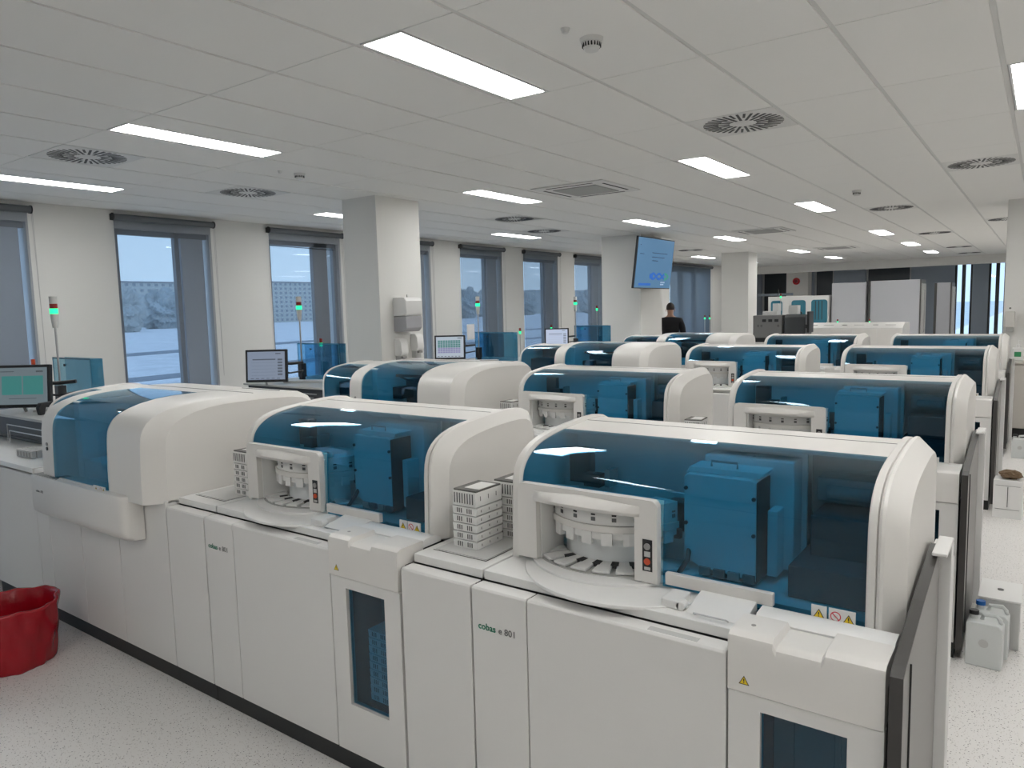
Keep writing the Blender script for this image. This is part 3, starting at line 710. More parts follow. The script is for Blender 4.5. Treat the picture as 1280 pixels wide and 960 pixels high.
# ---------------------------------------------------------------- left end unit with the big white hood
HP = [(-.07, .86), (-.068, 1.0), (-.062, 1.13), (-.056, 1.175), (-.044, 1.205), (-.025, 1.232), (.005, 1.255), (.05, 1.275), (.11, 1.293), (.19, 1.307), (.28, 1.314), (.37, 1.315), (.42, 1.315)]
HR = [(.52, 1.315), (.62, 1.312), (.74, 1.306), (.82, 1.295), (.87, 1.272), (.90, 1.235), (.91, 1.19)]
HF = HP + HR + [(.912, .86)]
def make_end(label):
    t = thing('sample_unit', label, 'lab analyzer', (0, 0, 0), 0, 'white-hooded end units of the rows')
    # carcass + front panels
    box('plinth', KICK, t, -2.09, 0, .012, .9, 0, .078)
    MB().box(-3.0, -.004, .03, .9, .078, .845).build('carcass', GAP, t)
    xs = [-3.0, -2.1, -1.42, -1.26, -.88, -.465, 0]
    for a, b in zip(xs[:-1], xs[1:]):
        zt = .83 if b <= -1.4 else .872
        MB().prism([(0, .08), (.06, .08), (.06, zt), (.006, zt), (0, zt - .006)], a + .002, b - .002, 'x').build('front_panel', WHITE2, t, bevel=.002)
    MB().box(-3.0, -1.40, -.01, .90, .846, .877).build('deck', TRAYW, t, bevel=.004)
    box('deck_inner', TRAYW, t, -1.40, -.003, .062, .91, .846, .858)
    dr = MB()
    def dring(u, k): return [(u, -.005, .66 + k), (u, -.07 , .665 + k), (u, -.10, .69 + k), (u, -.105, .72), (u, -.105, .87), (u, -.10, .884), (u, -.08, .888), (u, -.005, .888)]
    def sc(u, k, q): return [(u, -.005 + (v + .005) * k, .774 + (z - .774) * q) for (_, v, z) in dring(0, 0)]
    dr.loft([sc(-1.19, .9, .99), sc(-1.18, 1, 1), sc(-.25, 1, 1), sc(-.222, .96, .995), sc(-.204, .84, .985), sc(-.194, .62, .975), sc(-.190, .3, .97)]).build('sample_drawer', WHITE, t, smooth=True, angle=50)
    text('logo', 'cobas c 702', .018, GINK, t, (-1.12, -.106, .80))
    MB().box(-1.17, -.9, -.09, -.01, .884, .8885).build('drawer_slot', INM, t)
    for k in range(7): box('slot_mark', LGREY, t, -1.165 + .03 * k, -1.155 + .03 * k, -.10, -.02, .889, .891)
    # hood
    F0 = [(v, z) for v, z in HF]
    MB().loft([ring(inset(F0, .02, .01, .02, .86), -1.112), ring(off(F0, .0), -1.098), ring(F0, -.975), ring(inset(F0, .012, .008, .01, .86), -.962)]).build('hood_frame', WHITE, t, smooth=True, angle=28)
    MB().loft([ring(inset(F0, .012, .008, .01, .86), -.388), ring(F0, -.375), ring(F0, -.066), ring(inset(F0, .022, .006, .0, .86), -.046), ring(inset(F0, .085, .030, .03, .86), -.002)]).build('hood_cover', WHITE, t, smooth=True, angle=24)
    rp = [(.42, 1.315)] + HR; low = [(v - .01, z - .016) for v, z in reversed(rp)]
    MB().prism(rp + low, -.962, -.388, 'x').build('hood_roof', WHITE, t, smooth=True)
    MB().box(-1.09, -.05, .53, .532, 1.3148, 1.3162).box(-.40, -.06, .70, .702, 1.3085, 1.3105).build('roof_seam', GAP, t)
    shell(HP, -.963, -.387, 'glass_hood', TEAL, t)
    MB().box(-.90, -.52, -.078, -.066, .870, .895).build('glass_handle', WHITE, t, bevel=.003)
    st = MB().box(-.51, -.455, -.081, -.0765, .875, .905).box(-.450, -.395, -.081, -.0765, .875, .905)
    warn_tri(st, -.482, -.081, .890, .022, 1, 2); warn_tri(st, -.408, -.081, .890, .020, 1, 2); st.cyl((-.435, -.081, .890), .010, -.0006, 'y', 16, 3); st.cyl((-.435, -.0813, .890), .008, -.0008, 'y', 16, 0)
    st.build('warning_sticker', [TRAYW, YEL, INK, PRED], t)
    # inside
    box('inner_back', INNER, t, -.96, -.39, .60, .61, .86, 1.29)
    box('inner_side', INNER, t, -.96, -.90, .05, .60, .86, 1.28)
    MB().box(-.89, -.62, .05, .30, .86, .97).build('inner_tray', INNER, t, bevel=.004)
    MB().box(-.89, -.40, .35, .58, .86, 1.17).build('inner_block', INB, t, bevel=.004)
    MB().box(-.89, -.80, .20, .34, 1.03, 1.12).box(-.89, -.42, .24, .26, 1.20, 1.22).tube([(-.85, .25, 1.2), (-.6, .22, 1.14), (-.45, .25, 1.2)], .008, 6).build('inner_arm', BLACK, t)
    # left glazed arch
    AG = [(v, z - .012 if z > 1 else z - .012) for v, z in GP]; AF = [(v, z - .012) for v, z in FULL]
    MB().loft([ring(off(AF, .0), -1.785), ring(off(AF, .006), -1.780), ring(off(AF, .006), -1.768), ring(AF, -1.765)]).build('arch_cheek', WHITE, t, smooth=True, angle=28)
    rp = [AG[-1]] + [(v, z - .012) for v, z in ROOFP]; low = [(v - .01, z - .014) for v, z in reversed(rp)]
    MB().prism(rp + low, -1.765, -1.114, 'x').build('arch_roof', WHITE, t, smooth=True)
    shell(AG, -1.764, -1.115, 'arch_glass', TEAL, t)
    box('inner_back', INM, t, -1.76, -1.12, .70, .71, .876, 1.25); MB().box(-1.7, -1.2, .35, .65, .876, 1.12).build('inner_block', INB, t, bevel=.004)
    # frame side button plates
    for z in (1.06, 1.035): MB().cyl((-1.03, -.0675, z), .010, -.004, 'y', 12).build('frame_button', MGREY if z > 1.05 else BLACK, t)
    MB().box(-1.106, -1.098, -.062, -.03, .90, 1.0).build('frame_latch', LGREY, t, bevel=.003)
    return t
def make_loader(label):
    t = thing('sample_loader', label, 'lab machine', (0, 0, 0), 0, 'black sample loaders left of the hoods')
    MB().box(-3.05, -1.80, .36, .93, .878, .903).box(-3.05, -1.80, .36, 1.24, .903, 1.035).build('loader_body', BLACK, t, bevel=.006)
    for k in range(2): MB().tube([(-2.6 + .12 * k, .30 - .03 * k, .885), (-2.6 + .12 * k, .30 - .03 * k, 1.0 - .03 * k), (-1.95, .30 - .03 * k, 1.0 - .03 * k)], .004, 6).build('wire_rail', STEEL, t)
    MB().box(-3.1, -1.80, .34, 1.26, 1.036, 1.055).build('loader_top', mat('desk_grey', (.42, .42, .41), .4), t, bevel=.004)
    MB().box(-3.0, -1.80, .93, 1.9, .0, .90).build('loader_cabinet', WHITE2, t, bevel=.005)
    return t
E0 = make_end('x'); LD0 = make_loader('x')
def make_rack_tray(loc, label):
    t = thing('sample_rack', label, 'rack', loc, .05, 'clear sample racks on the left decks')
    for k in range(4):
        MB().box(-.10, .10, -.055 + k * .03, -.03 + k * .03, 0, .045).build('rack_row', LGREY, t, bevel=.002)
    sl = MB()
    for k in range(5): sl.box(-.085 + k * .037, -.065 + k * .037, -.0565, -.0552, .008, .036)
    sl.build('slots', MGREY, t)
# mast with signal tower, monitor arm
def make_mast(loc, label):
    t = thing('signal_tower', label, 'signal lamp', loc, 0, 'signal towers on long masts')
    MB().cyl((0, 0, 1.2), .0075, .47, n=12).build('mast', STEEL, t, smooth=True)
    MB().lathe((0, 0, 1.66), [(.018, 0), (.024, .06), (.026, .10)], 20).build('lamp_base', LGREY, t, smooth=True)
    MB().cyl((0, 0, 1.762), .0275, .038, n=20).build('green_lens', LED_G, t, smooth=True)
    MB().cyl((0, 0, 1.801), .026, .034, n=20).build('red_lens', LED_R, t, smooth=True)
    MB().cyl((0, 0, 1.836), .026, .052, n=20).build('lamp_cap', LGREY, t, smooth=True)
    MB().box(-.03, .03, -.03, .03, 1.10, 1.235).build('mast_holder', BLACK, t, bevel=.004)
    MB().box(-.02, .02, -.02, .02, 1.056, 1.10).build('mast_foot', BLACK, t)
    return t
def make_monitor(loc, rz, label, kind):
    t = thing('monitor', label, 'computer screen', loc, rz, 'touch screens beside the hoods')
    w, h = .20, .155   # half sizes
    tilt = .10
    body = bpy.data.objects.new('screen_head', None)
    B = MB().box(-w, w, -.012, .02, -h, h).box(-w * .8, w * .8, .02, .045, -h * .8, h * .8).build('housing', BLACK, t, bevel=.006)
    bl = {'teal': (.14, .18, .20), 'grey': (.22, .27, .36), 'grid': (.45, .52, .60), 'blue': (.52, .60, .78)}[kind]
    base = mat('screen_' + kind, (.03, .03, .03), .3, emit=bl, estr=.85)
    dk = mat('screen_ink_' + kind, (.02, .02, .02), .3, emit=tuple(c * .45 for c in bl), estr=.7)
    gr = mat('screen_green', (.02, .03, .03), .3, emit=(.04, .19, .18), estr=.9)
    pu = mat('screen_purple', (.12, .12, .2), .3, emit=(.16, .15, .28), estr=.9)
    s = MB().box(-w + .022, w - .022, -.0145, -.0122, -h + .024, h - .02, 0)
    if kind == 'teal':
        for a, b in ((-.15, -.005), (.005, .15)): s.box(a, b, -.0155, -.0146, -.06, .075, 2)
        s.box(-.16, -.06, -.0155, -.0146, .105, .110, 1); s.box(.10, .15, -.0155, -.0146, .10, .112, 1); s.box(-.10, .10, -.0155, -.0146, -.09, -.086, 1)
    elif kind == 'grid':
        for a in range(9):
            for b in range(7): s.box(-.155 + a * .033, -.155 + a * .033 + .028, -.0155, -.0146, .07 - b * .024, .07 - b * .024 + .019, 2 if b < 4 else 3)
        for a in range(7): s.box(-.16 + a * .045, -.135 + a * .045, -.0155, -.0146, -.122, -.112, 1)
        s.box(.10, .155, -.0155, -.0146, .11, .122, 1)
    else:
        s.box(-.13, .09, -.0155, -.0146, .055, .066, 1); s.box(.09, .14, -.0155, -.0146, .11, .12, 1)
        for b in range(6): s.box(.11, .155, -.0155, -.0146, .05 - b * .028, .066 - b * .028, 1)
        for a in range(6): s.box(-.15 + a * .05, -.12 + a * .05, -.0155, -.0146, -.122, -.116, 1)
        for b in range(5): s.box(-.14, .09, -.0155, -.0146, .03 - b * .03, .0312 - b * .03, 1)
    s.build('display', [base, dk, gr, pu], t)
    t.rotation_euler = (-tilt, 0, rz)
    MB().tube([(.12, .045, .02), (.2, .09, .02), (w + .12, .10, .03)], .014, 8).build('arm', BLACK, t)
    MB().tube([(.10, .045, -.06), (.2, .08, -.07), (w + .12, .10, -.05)], .008, 8).build('cable', BLACK, t)
    MB().tube([(-.02, .03, -h), (-.02, .05, -h - .025)], .01, 8).build('foot_hook', MGREY, t)
    return t
def make_screen_guard(loc, label):
    t = thing('splash_guard', label, 'plastic guard', loc, 0, 'transparent teal guards beside the masts')
    MB().box(0, .62, 0, .006, 0, .365).build('front_pane', TEAL2, t); MB().box(.614, .62, .006, .09, 0, .365).build('side_pane', TEAL2, t); MB().box(0, .614, .084, .09, 0, .365).build('rear_pane', TEAL2, t)
    MB().box(-.004, .624, -.004, .0, .357, .369).box(-.004, .0, -.004, .0, 0, .357).box(.621, .625, -.004, 0, 0, .357).build('edge_strip', mat('teal_edge', (.02, .14, .22), .3), t)
    MB().cyl((.2, 0, .31), .01, -.008, 'y', 12).build('knob', BLACK, t)
    return t
kinds = ['teal', 'grey', 'grid', 'blue']
for r, (dx, dy, rn) in enumerate(rows):
    x = -3.24 + dx; y = Y0 + dy
    lab = 'big white hooded unit with a dark glazed bay, left end of the %s' % rn
    if r == 0: o = E0; o.location = (x, y, 0); o['label'] = lab
    else: o = copy_tree(E0, (x, y, 0), lab)
    lab = 'black sample loader with a grey top, left of the hooded unit of the %s' % rn
    if r == 0: o = LD0; o.location = (x, y, 0); o['label'] = lab
    else: o = copy_tree(LD0, (x, y, 0), lab)
mpos = [((-5.96, 2.19, 1.245), .62), ((-5.97, 4.25, 1.235), .60), ((-6.20, 7.18, 1.245), .55), ((-6.52, 10.25, 1.23), .5)]
masts = [(-5.88, 2.40, 0), (-5.92, 4.62, 0), (-5.93, 7.44, 0), (-5.98, 9.96, 0)]
guards = [(-6.36, 2.56, 1.056), (-6.15, 4.76, 1.056), (-6.08, 7.56, 1.056), (-6.24, 10.36, 1.056)]
what = ['at the left picture edge with a teal table on it', 'with a pale grey list on it, left of the near column', 'with a green and purple grid, right of the near column', 'showing a pale blue page, farthest of the screens']
for r in range(4):
    make_monitor(*mpos[r], 'black framed touch screen %s' % what[r], kinds[r])
    make_mast(masts[r], 'long-masted signal tower with green light, %s' % ['nearest, at the left of the picture', 'second, before the window left of the near column', 'third, in front of the blind with the paper', 'fourth, left of the television column'][r])
    make_screen_guard(guards[r], 'transparent teal splash guard beside the %s mast' % ['nearest', 'second', 'third', 'fourth'][r])
make_rack_tray((-5.06, 1.88, .8775), 'clear grey sample rack on the deck at the left picture edge')
# things on the loader tops: keyboards, mice, scanners
for r, (dx, dy, rn) in enumerate(rows):
    x = -3.24 + dx; y = Y0 + dy
    t = thing('keyboard', 'pale keyboard under the touch screen of the %s' % rn, 'keyboard', (x - 2.55, y + (.66 if r < 2 else .49), 1.055), .5, 'keyboards under the screens')
    MB().box(-.2, .2, -.07, .07, 0, .016).build('body', LGREY, t, bevel=.003)
    ks = MB()
    for a in range(14):
        for b in range(5): ks.box(-.185 + a * .0268, -.163 + a * .0268, -.06 + b * .025, -.04 + b * .025, .016, .020)
    ks.build('keys', TRAYW, t)['kind'] = 'stuff'
    if r < 2:
        t = thing('barcode_scanner', 'black hand scanner lying beside the keyboard of the %s' % rn, 'scanner', (x - 2.45 + .5 * r, y + .45, 1.055), .3 + r, 'hand scanners by the keyboards')
        MB().prism([(0, 0), (.03, 0), (.045, .05), (.10, .055), (.10, .085), (.01, .085), (-.01, .05)], -.018, .018, 'x').build('body', BLACK, t, bevel=.005)
        MB().box(-.016, .016, .10, .104, .058, .083).build('nose', DGREY, t)
# small lamps on short masts behind each row
def small_lamp(x, y, ztop, label, orange=False, z0=0):
    t = thing('indicator_lamp', label, 'signal lamp', (x, y, 0), 0, 'small indicator lamps behind the rows')
    MB().cyl((0, 0, z0), .006, ztop - z0 - .09, n=8).build('pole', STEEL, t)
    MB().cyl((0, 0, ztop - .09), .017, .04, n=14).build('green_lens', LED_G, t, smooth=True)
    MB().cyl((0, 0, ztop - .05), .017, .05, n=14).build('red_lens', LED_O if orange else LED_R, t, smooth=True)
def at_depth(u, v, d):   # a point of the room d metres along the view axis
    p = R_ * ((u - 640) / 915.4 * d) + D_ * ((v - 480) / 915.4 * d) + F_ * d
    return p.x, p.y, p.z + 1.71
for (u, v, d, lab, og, z0) in ((41, 449, 6.4, 'small red indicator lamp above the nearest touch screen', True, 0), (315, 443, 7.6, 'small red and green lamp left of the second touch screen', True, 0),
                           (401, 423, 8.2, 'small red and green lamp showing over the second teal guard', False, 0), (650, 410, 11.5, 'small red and green lamp between the third guard and the next blind', False, 0),
                           (689, 406, 14.2, 'small red lamp just above the fourth touch screen', False, 0), (746, 382, 13.3, 'small lamp in front of the blind left of the television column', False, 0),
                           (976, 367, 15.0, 'signal lamp over the dark grey instrument in the distance', False, 0), (1047, 399, 18.4, 'left of two small green lamps on the long white instrument', False, 0),
                           (1087, 399, 18.4, 'right of two small green lamps on the long white instrument', False, 0), (881, 394, 16.5, 'left lamp of a close pair before the wide blind', False, 0), (887, 394, 16.5, 'right lamp of a close pair before the wide blind', False, 0)):
    x, y, z = at_depth(u, v, d); small_lamp(x, y, z, lab, og, z0)

# ================================================================== THINGS ON COLUMNS
t = thing('towel_dispenser', 'white paper towel dispenser on the near column', 'dispenser', (-5.74, 5.85, 1.5))
MB().prism([(0, .17), (.18, .17), (.2, .20), (.2, .33), (.17, .37), (0, .37)], -.13, .13, 'y').build('cover', TRAYW, t, bevel=.012, seg=3)
MB().prism([(0, 0), (.15, 0), (.19, .04), (.19, .168), (0, .168)], -.125, .125, 'y').build('tray', mat('smoky_plastic', (.36, .36, .38), .2), t, bevel=.01)
MB().cyl((.095, 0, .37), .004, .03, n=8).build('lock_pin', GINK, t)
for k, (yy, zt, lab) in enumerate(((5.775, 1.425, 'left of two white soap dispensers on the near column'), (6.03, 1.47, 'right of two white soap dispensers on the near column'))):
    t = thing('soap_dispenser', lab, 'dispenser', (-5.74, yy, zt - .27), 0, 'soap dispensers on the near column')
    MB().prism([(0, .08), (.09, .08), (.11, .12), (.10, .23), (.07, .27), (0, .27)], -.055, .055, 'y').build('cover', TRAYW, t, bevel=.01, seg=3)
    MB().box(.0, .07, -.04, .04, 0, .08).build('bottle', LGREY, t, bevel=.004)
    MB().box(.07, .105, -.03, .03, .055, .078).build('lever', MGREY, t, bevel=.003)
# television
t = thing('television', 'large wall television tilted down from the second column, blue page on it', 'television', (-5.36, 11.55, 2.42), 0)
TVB = mat('tv_blue', (.03, .05, .07), .25, emit=(.07, .17, .30), estr=1); TVT = mat('tv_text', (.02, .04, .06), .25, emit=(.03, .07, .14), estr=1); TVD = mat('tv_deep_blue', (.02, .09, .32), .25, emit=(.02, .10, .38), estr=.8); TVG = mat('tv_green', (.04, .2, .15), .25, emit=(.04, .2, .16), estr=.8); TVW = mat('tv_white', (.4, .5, .6), .25, emit=(.2, .3, .42), estr=.8)
MB().box(-.04, 0, -.71, .71, -.42, .42).box(-.08, -.04, -.45, .45, -.3, .3).build('housing', BLACK, t, bevel=.006)
s = MB().box(0.001, .003, -.695, .695, -.405, .405, 0)
for a, b, c, d, m_ in ((-.15, .45, .17, .182, 1), (-.15, .35, .10, .112, 1), (-.12, .10, .04, .055, 1), (-.6, -.45, .14, .15, 1), (-.62, -.58, .28, .29, 1)): s.box(.003, .0036, a, b, c, d, m_)
def disc(cy, cz, r, m_, e=.0036):
    s.cyl((.003, cy, cz), r, e - .003, 'x', 20, m_)
for k in range(22):
    a = k / 21; cy = -.15 + .72 * a
    for sg in (-1, 1): disc(cy, -.21 + sg * .045 * math.sin(a * 3 * PI), .022, 2 if a < .8 else 3, .0038 + .0001 * k)
s.box(.003, .0038, -.16, -.04, -.25, -.17, 2)
for k in range(9): disc(.30 + .035 * (k % 5), -.31 - .035 * (k // 5), .012, 4, .0040)
s.box(.003, .0037, -.55, -.1, -.37, -.33, mi=2)
s.build('display', [TVB, TVT, TVD, TVG, TVW], t)
MB().box(-.30, -.06, -.03, .03, .0, .06).build('wall_arm', BLACK, t)
t.rotation_euler = (0, math.radians(7), 0)
# paper sheet on blind
o = MB().box(0, .002, -.11, .11, -.14, .14).build('paper_sheet', mat('paper', (.8, .8, .8), .8)); o.location = (XW + .0435, 10.47, 1.32); tag(o, 'white sheet of paper stuck low on a blind right of the near column', 'paper')
# alarm sounder on far pillar
t = thing('alarm_sounder', 'red alarm sounder on the white pillar of the far wall', 'alarm', (-7.0, YF - .50, 2.44))
MB().cyl((0, 0, 0), .12, -.05, 'y', 20).build('base', mat('alarm_red', (.5, .01, .02), .4), t, smooth=True); MB().cyl((0, -.05, 0), .06, -.05, 'y', 16).build('horn', mat('alarm_dark', (.2, .01, .02), .4), t, smooth=True)
# right column: dispensers, cabinet with bottle
for k, (xx, lab) in enumerate(((-.36, 'left white soap dispenser on the right-hand column'), (-.12, 'white soap dispenser on the right-hand column, cut by the picture edge'))):
    t = thing('soap_dispenser', lab, 'dispenser', (xx, 11.4, 1.27), 0, 'soap dispensers on the right column')
    MB().box(-.055, .055, -.11, 0, .06, .26).build('cover', mat('beige_plastic', (.62, .60, .56), .5), t, bevel=.01); MB().box(-.04, .04, -.07, 0, 0, .06).build('bottle', LGREY, t, bevel=.004); MB().cyl((0, -.05, .30), .012, -.01, 'y', 10).build('lock', GINK, t)
t = thing('side_cabinet', 'beige low cabinet standing before the right-hand column', 'cabinet', (.13, 11.05, 0))
BEI = mat('beige_laminate', (.52, .49, .45), .5)
box('carcass', BEI, t, -.42, .6, -.33, .3, .12, .90, bevel=.003); box('worktop', BEI, t, -.45, .62, -.36, .32, .905, .93, bevel=.002); box('base', GAP, t, -.40, .58, -.28, .3, 0, .12)
box('door', BEI, t, -.415, -.005, -.348, -.332, .13, .89, bevel=.002); box('door', BEI, t, .005, .59, -.348, -.332, .13, .89, bevel=.002)
t = thing('pump_bottle', 'white disinfectant pump bottle with a green label, right picture edge', 'bottle', (-.25, 10.95, .93))
MB().box(-.06, .06, -.04, .04, 0, .16).build('body', TRAYW, t, bevel=.012, seg=3); MB().cyl((0, 0, .16), .018, .04, n=12).build('neck', TRAYW, t); MB().box(-.035, .035, -.0415, -.0405, .05, .11).build('label', mat('green_label', (.03, .25, .10), .5), t)
MB().tube([(0, 0, .2), (0, 0, .25), (.04, 0, .245)], .006, 6).build('pump', TRAYW, t)

# ================================================================== AISLE: canisters, box
CAN = mat('translucent_canister', (.62, .64, .63), .35)
def canister(x, y, rz, capm, label):
    t = thing('canister', label, 'canister', (x, y, 0), rz, 'white plastic canisters on the aisle floor')
    t.scale = (.92, .80, .90)
    w, d = .078, .065
    MB().prism([(-w, 0), (w, 0), (w, .215), (w - .02, .235), (-.02, .235), (-w + .01, .235), (-w, .225)], -d, d, 'y').build('body', CAN, t, bevel=.014, seg=3)
    MB().cyl((-.05, 0, .234), .018, .026, n=16).build('neck', CAN, t, smooth=True); MB().cyl((-.05, 0, .258), .022, .022, n=16).build('cap', capm, t, smooth=True)
    MB().tube([(-.015, 0, .234), (-.008, 0, .262), (.045, 0, .268), (.062, 0, .25), (.066, 0, .228)], .011, 8).build('handle', CAN, t, smooth=True)
    MB().cyl((.0, -d - .001, .13), .022, -.002, 'y', 16).build('emblem', LGREY, t)
CAPB = mat('blue_cap', (.01, .12, .42), .35)
canister(-.168, 3.945, -.05, BLACK, 'white canister with a black cap, front one on the aisle floor')
canister(-.150, 4.085, -.04, CAPB, 'white canister with a blue cap, behind the black-capped one')
t = thing('white_bin_box', 'plain pale box standing behind the two canisters', 'box', (-.125, 4.31, 0))
MB().box(-.085, .085, -.14, .14, 0, .235).build('body', LGREY, t, bevel=.004); MB().box(-.089, .089, -.144, .144, .236, .246).build('lid', TRAYW, t, bevel=.003); MB().cyl((0, 0, .246), .014, .003, n=14).build('lid_hole', GINK, t)
t = thing('cardboard_box', 'white cardboard box with brown crumpled paper on top, in the aisle', 'box', (-.175, 6.81, 0), -.04)
MB().box(-.095, .095, -.08, .08, 0, .30).build('body', TRAYW, t, bevel=.003); MB().box(-.002, .002, -.082, -.080, .09, .25).box(-.08, .08, -.082, -.080, .256, .258).box(-.08, .08, -.082, -.080, .07, .072).build('box_seam', GAP, t)
bm = bmesh.new(); bmesh.ops.create_icosphere(bm, subdivisions=3, radius=1)
for v in bm.verts:
    v.co *= 1 + rs.uniform(-.22, .22); v.co = Vector((v.co.x * .075, v.co.y * .06, v.co.z * .035))
me = bpy.data.meshes.new('crumpled_paper'); bm.to_mesh(me); bm.free(); me.materials.append(mat('brown_paper', (.14, .09, .05), .8))
o = bpy.data.objects.new('crumpled_paper', me); COL.objects.link(o); o.location = (-.16, 6.81, .335); tag(o, 'brown crumpled packing paper lying on the white cardboard box', 'paper')
canister(-.16, 9.40, 0, BLACK, 'squat white canister far down the aisle, beside the last row')
canister(.05, 9.44, 0, CAN, 'farthest white canister in the aisle, at the right picture edge')

# ================================================================== RED BAG BIN
t = thing('bin_with_red_bag', 'round bin lined with a shiny red bag, bottom left corner', 'waste bin', (-4.155, 1.37, 0))
bm = bmesh.new(); N = 72; L = 26
prof = []
for k in range(L + 1):
    s_ = k / L; prof.append((.175 + .045 * s_ ** .8, .30 * s_))
rr_ = random.Random(11)
ph = [rr_.uniform(0, 6.28) for _ in range(8)]
grid = []
def wr(a, z): return .006 * math.sin(5 * a + ph[0] + z * 9) + .004 * math.sin(11 * a + ph[1] - z * 17) + .003 * math.sin(19 * a + ph[2] + z * 25) + .0015 * math.sin(31 * z + 3 * a)
allp = [(0.001, .004)] + prof + [(.218, .312), (.208, .312), (.200, .30), (.19, .2), (.17, .06), (.001, .05)]
for (r, z) in allp:
    row = []
    for i in range(N):
        a = 2 * PI * i / N; rr2 = r + (wr(a, z) if r > .05 else 0); zz = z + (.004 * math.sin(3 * a + ph[3]) + .0025 * math.sin(9 * a + ph[4])) * (1 if z > .29 else 0)
        row.append(bm.verts.new((rr2 * math.cos(a), rr2 * math.sin(a), zz)))
    grid.append(row)
for k in range(len(grid) - 1):
    for i in range(N): bm.faces.new((grid[k][i], grid[k][(i + 1) % N], grid[k + 1][(i + 1) % N], grid[k + 1][i]))
me = bpy.data.meshes.new('bag'); bmesh.ops.recalc_face_normals(bm, faces=bm.faces); bm.to_mesh(me); bm.free(); me.materials.append(RED)
for p in me.polygons: p.use_smooth = True
o = bpy.data.objects.new('bag', me); COL.objects.link(o); o.parent = t
MB().lathe((0, 0, .0), [(.165, 0.001), (.168, .01), (.168, .02)], 32).build('bin_foot', BLACK, t, smooth=True)

# ================================================================== FAR EQUIPMENT
CABW = mat('far_white_cabinet', (.46, .47, .50), .5)
def fridge(x, y, w, h, label, side=.75, handles=1):
    t = thing('tall_cabinet', label, 'cabinet', (x, y, 0), 0, 'tall pale cabinets in the distance')
    MB().box(0, w, 0, side, .08, h).build('body', CABW, t, bevel=.01)
    box('foot', BLACK, t, .03, w - .03, .05, side - .05, 0, .08)
    if not handles: return t
    box('door_frame', DGREY, t, w, w + .03, 0.0, side, .1, h)
    MB().box(w + .03, w + .05, .05, side - .05, .15, h - .1).build('door', LGREY, t, bevel=.005)
    MB().tube([(w + .05, .16, h - .25), (w + .09, .16, h - .25), (w + .09, .16, .9), (w + .05, .16, .9)], .012, 6).build('handle', STEEL, t)
    box('side_strip', DGREY, t, -.06, -.005, .02, side, .1, h)
fridge(-4.50, 20.4, .80, 2.18, 'left tall pale cabinet in the distance, beside the blue-windowed one', handles=0)
fridge(-3.60, 20.5, 1.10, 2.20, 'largest tall pale cabinet in the distance, centre right', side=.8)
fridge(-2.28, 21.9, .30, 2.12, 'narrow tall pale cabinet at the right of the distant group', side=.8)
# long white instrument
t = thing('long_instrument', 'long low white instrument with panel strips beyond the last row', 'lab analyzer', (-4.35, 17.3, 0), .0)
MB().prism([(0, .08), (.9, .08), (.9, 1.22), (.35, 1.22), (.30, 1.24), (.05, 1.16), (0, 1.13)], 0, 1.95, 'x').build('body', WHITE2, t, bevel=.01)
for k in range(4): box('front_panel', WHITE, t, .03 + .48 * k, .49 + .48 * k, -.008, 0, .12, 1.10, bevel=.003)
for k in range(3):
    MB().box(.12 + .62 * k, .22 + .62 * k, .10, .13, 1.185, 1.192).box(.36 + .62 * k, .56 + .62 * k, .10, .125, 1.186, 1.19).build('control_strip', DGREY, t)
box('foot', BLACK, t, .05, 1.9, .05, .85, 0, .08)
# grey instrument
t = thing('grey_instrument', 'dark grey bench instrument with small panels beyond the fourth row', 'lab analyzer', (-4.35, 13.55, 0), .0)
box('bench', WHITE2, t, -.05, 1.25, 0, .8, 0, 1.0, bevel=.005)
MB().box(0, .52, .02, .6, 1.08, 1.49).build('body', mat('instrument_grey', (.20, .20, .20), .5), t, bevel=.012); box('base', BLACK, t, .02, .5, .04, .58, 1.0, 1.08)
for a in (.17, .28, .39): box('slot_window', BLACK, t, a, a + .07, .014, .02, 1.37, 1.42)
for a in (.08, .14, .44): box('slot_window', GINK, t, a, a + .035, .014, .02, 1.28, 1.32)
MB().prism([(.02, 1.0), (.5, 1.0), (.5, 1.47), (.10, 1.50), (.02, 1.45)], .56, .92, 'x').build('cover', mat('anthracite', (.05, .055, .06), .4), t, bevel=.02)
MB().box(.93, .99, .02, .10, 1.25, 1.32).build('screen_arm', BLACK, t); MB().box(.99, 1.03, -.14, .16, 1.18, 1.55).build('side_screen', BLACK, t, bevel=.008)
MB().box(.12, .38, .2, .45, 1.491, 1.56).box(.30, .40, .2, .4, 1.56, 1.70).build('top_module', TRAYW, t, bevel=.006); box('top_module', TRAYW, t, .58, .74, .2, .4, 1.50, 1.66, bevel=.006)
# cabinet with blue windows
t = thing('windowed_cabinet', 'white instrument cabinet with rounded blue windows at the far end', 'lab analyzer', (-6.1, 20.2, 0), 0)
box('body', WHITE2, t, 0, 1.55, .1, .9, 0, 1.88, bevel=.01)
def rrect(x0, x1, z0, z1, r):
    p = []
    for (cx_, cz_, s0) in ((x1 - r, z0 + r, -PI / 2), (x1 - r, z1 - r, 0), (x0 + r, z1 - r, PI / 2), (x0 + r, z0 + r, PI)):
        for i in range(5): a = s0 + PI / 2 * i / 4; p.append((cx_ + r * math.cos(a), cz_ + r * math.sin(a)))
    return p
BW = mat('blue_window_back', (.03, .17, .24), .4)
for a, b, z0 in ((.08, .38, 1.3), (.62, .98, 1.25), (1.12, 1.52, 1.15)):
    MB().prism(rrect(a, b, z0, 1.77, .07), .085, .10, 'y').build('blue_window', BW, t)
for a in (1.22, 1.30, 1.38): box('inner_bar', INB, t, a, a + .02, .078, .085, 1.25, 1.74)
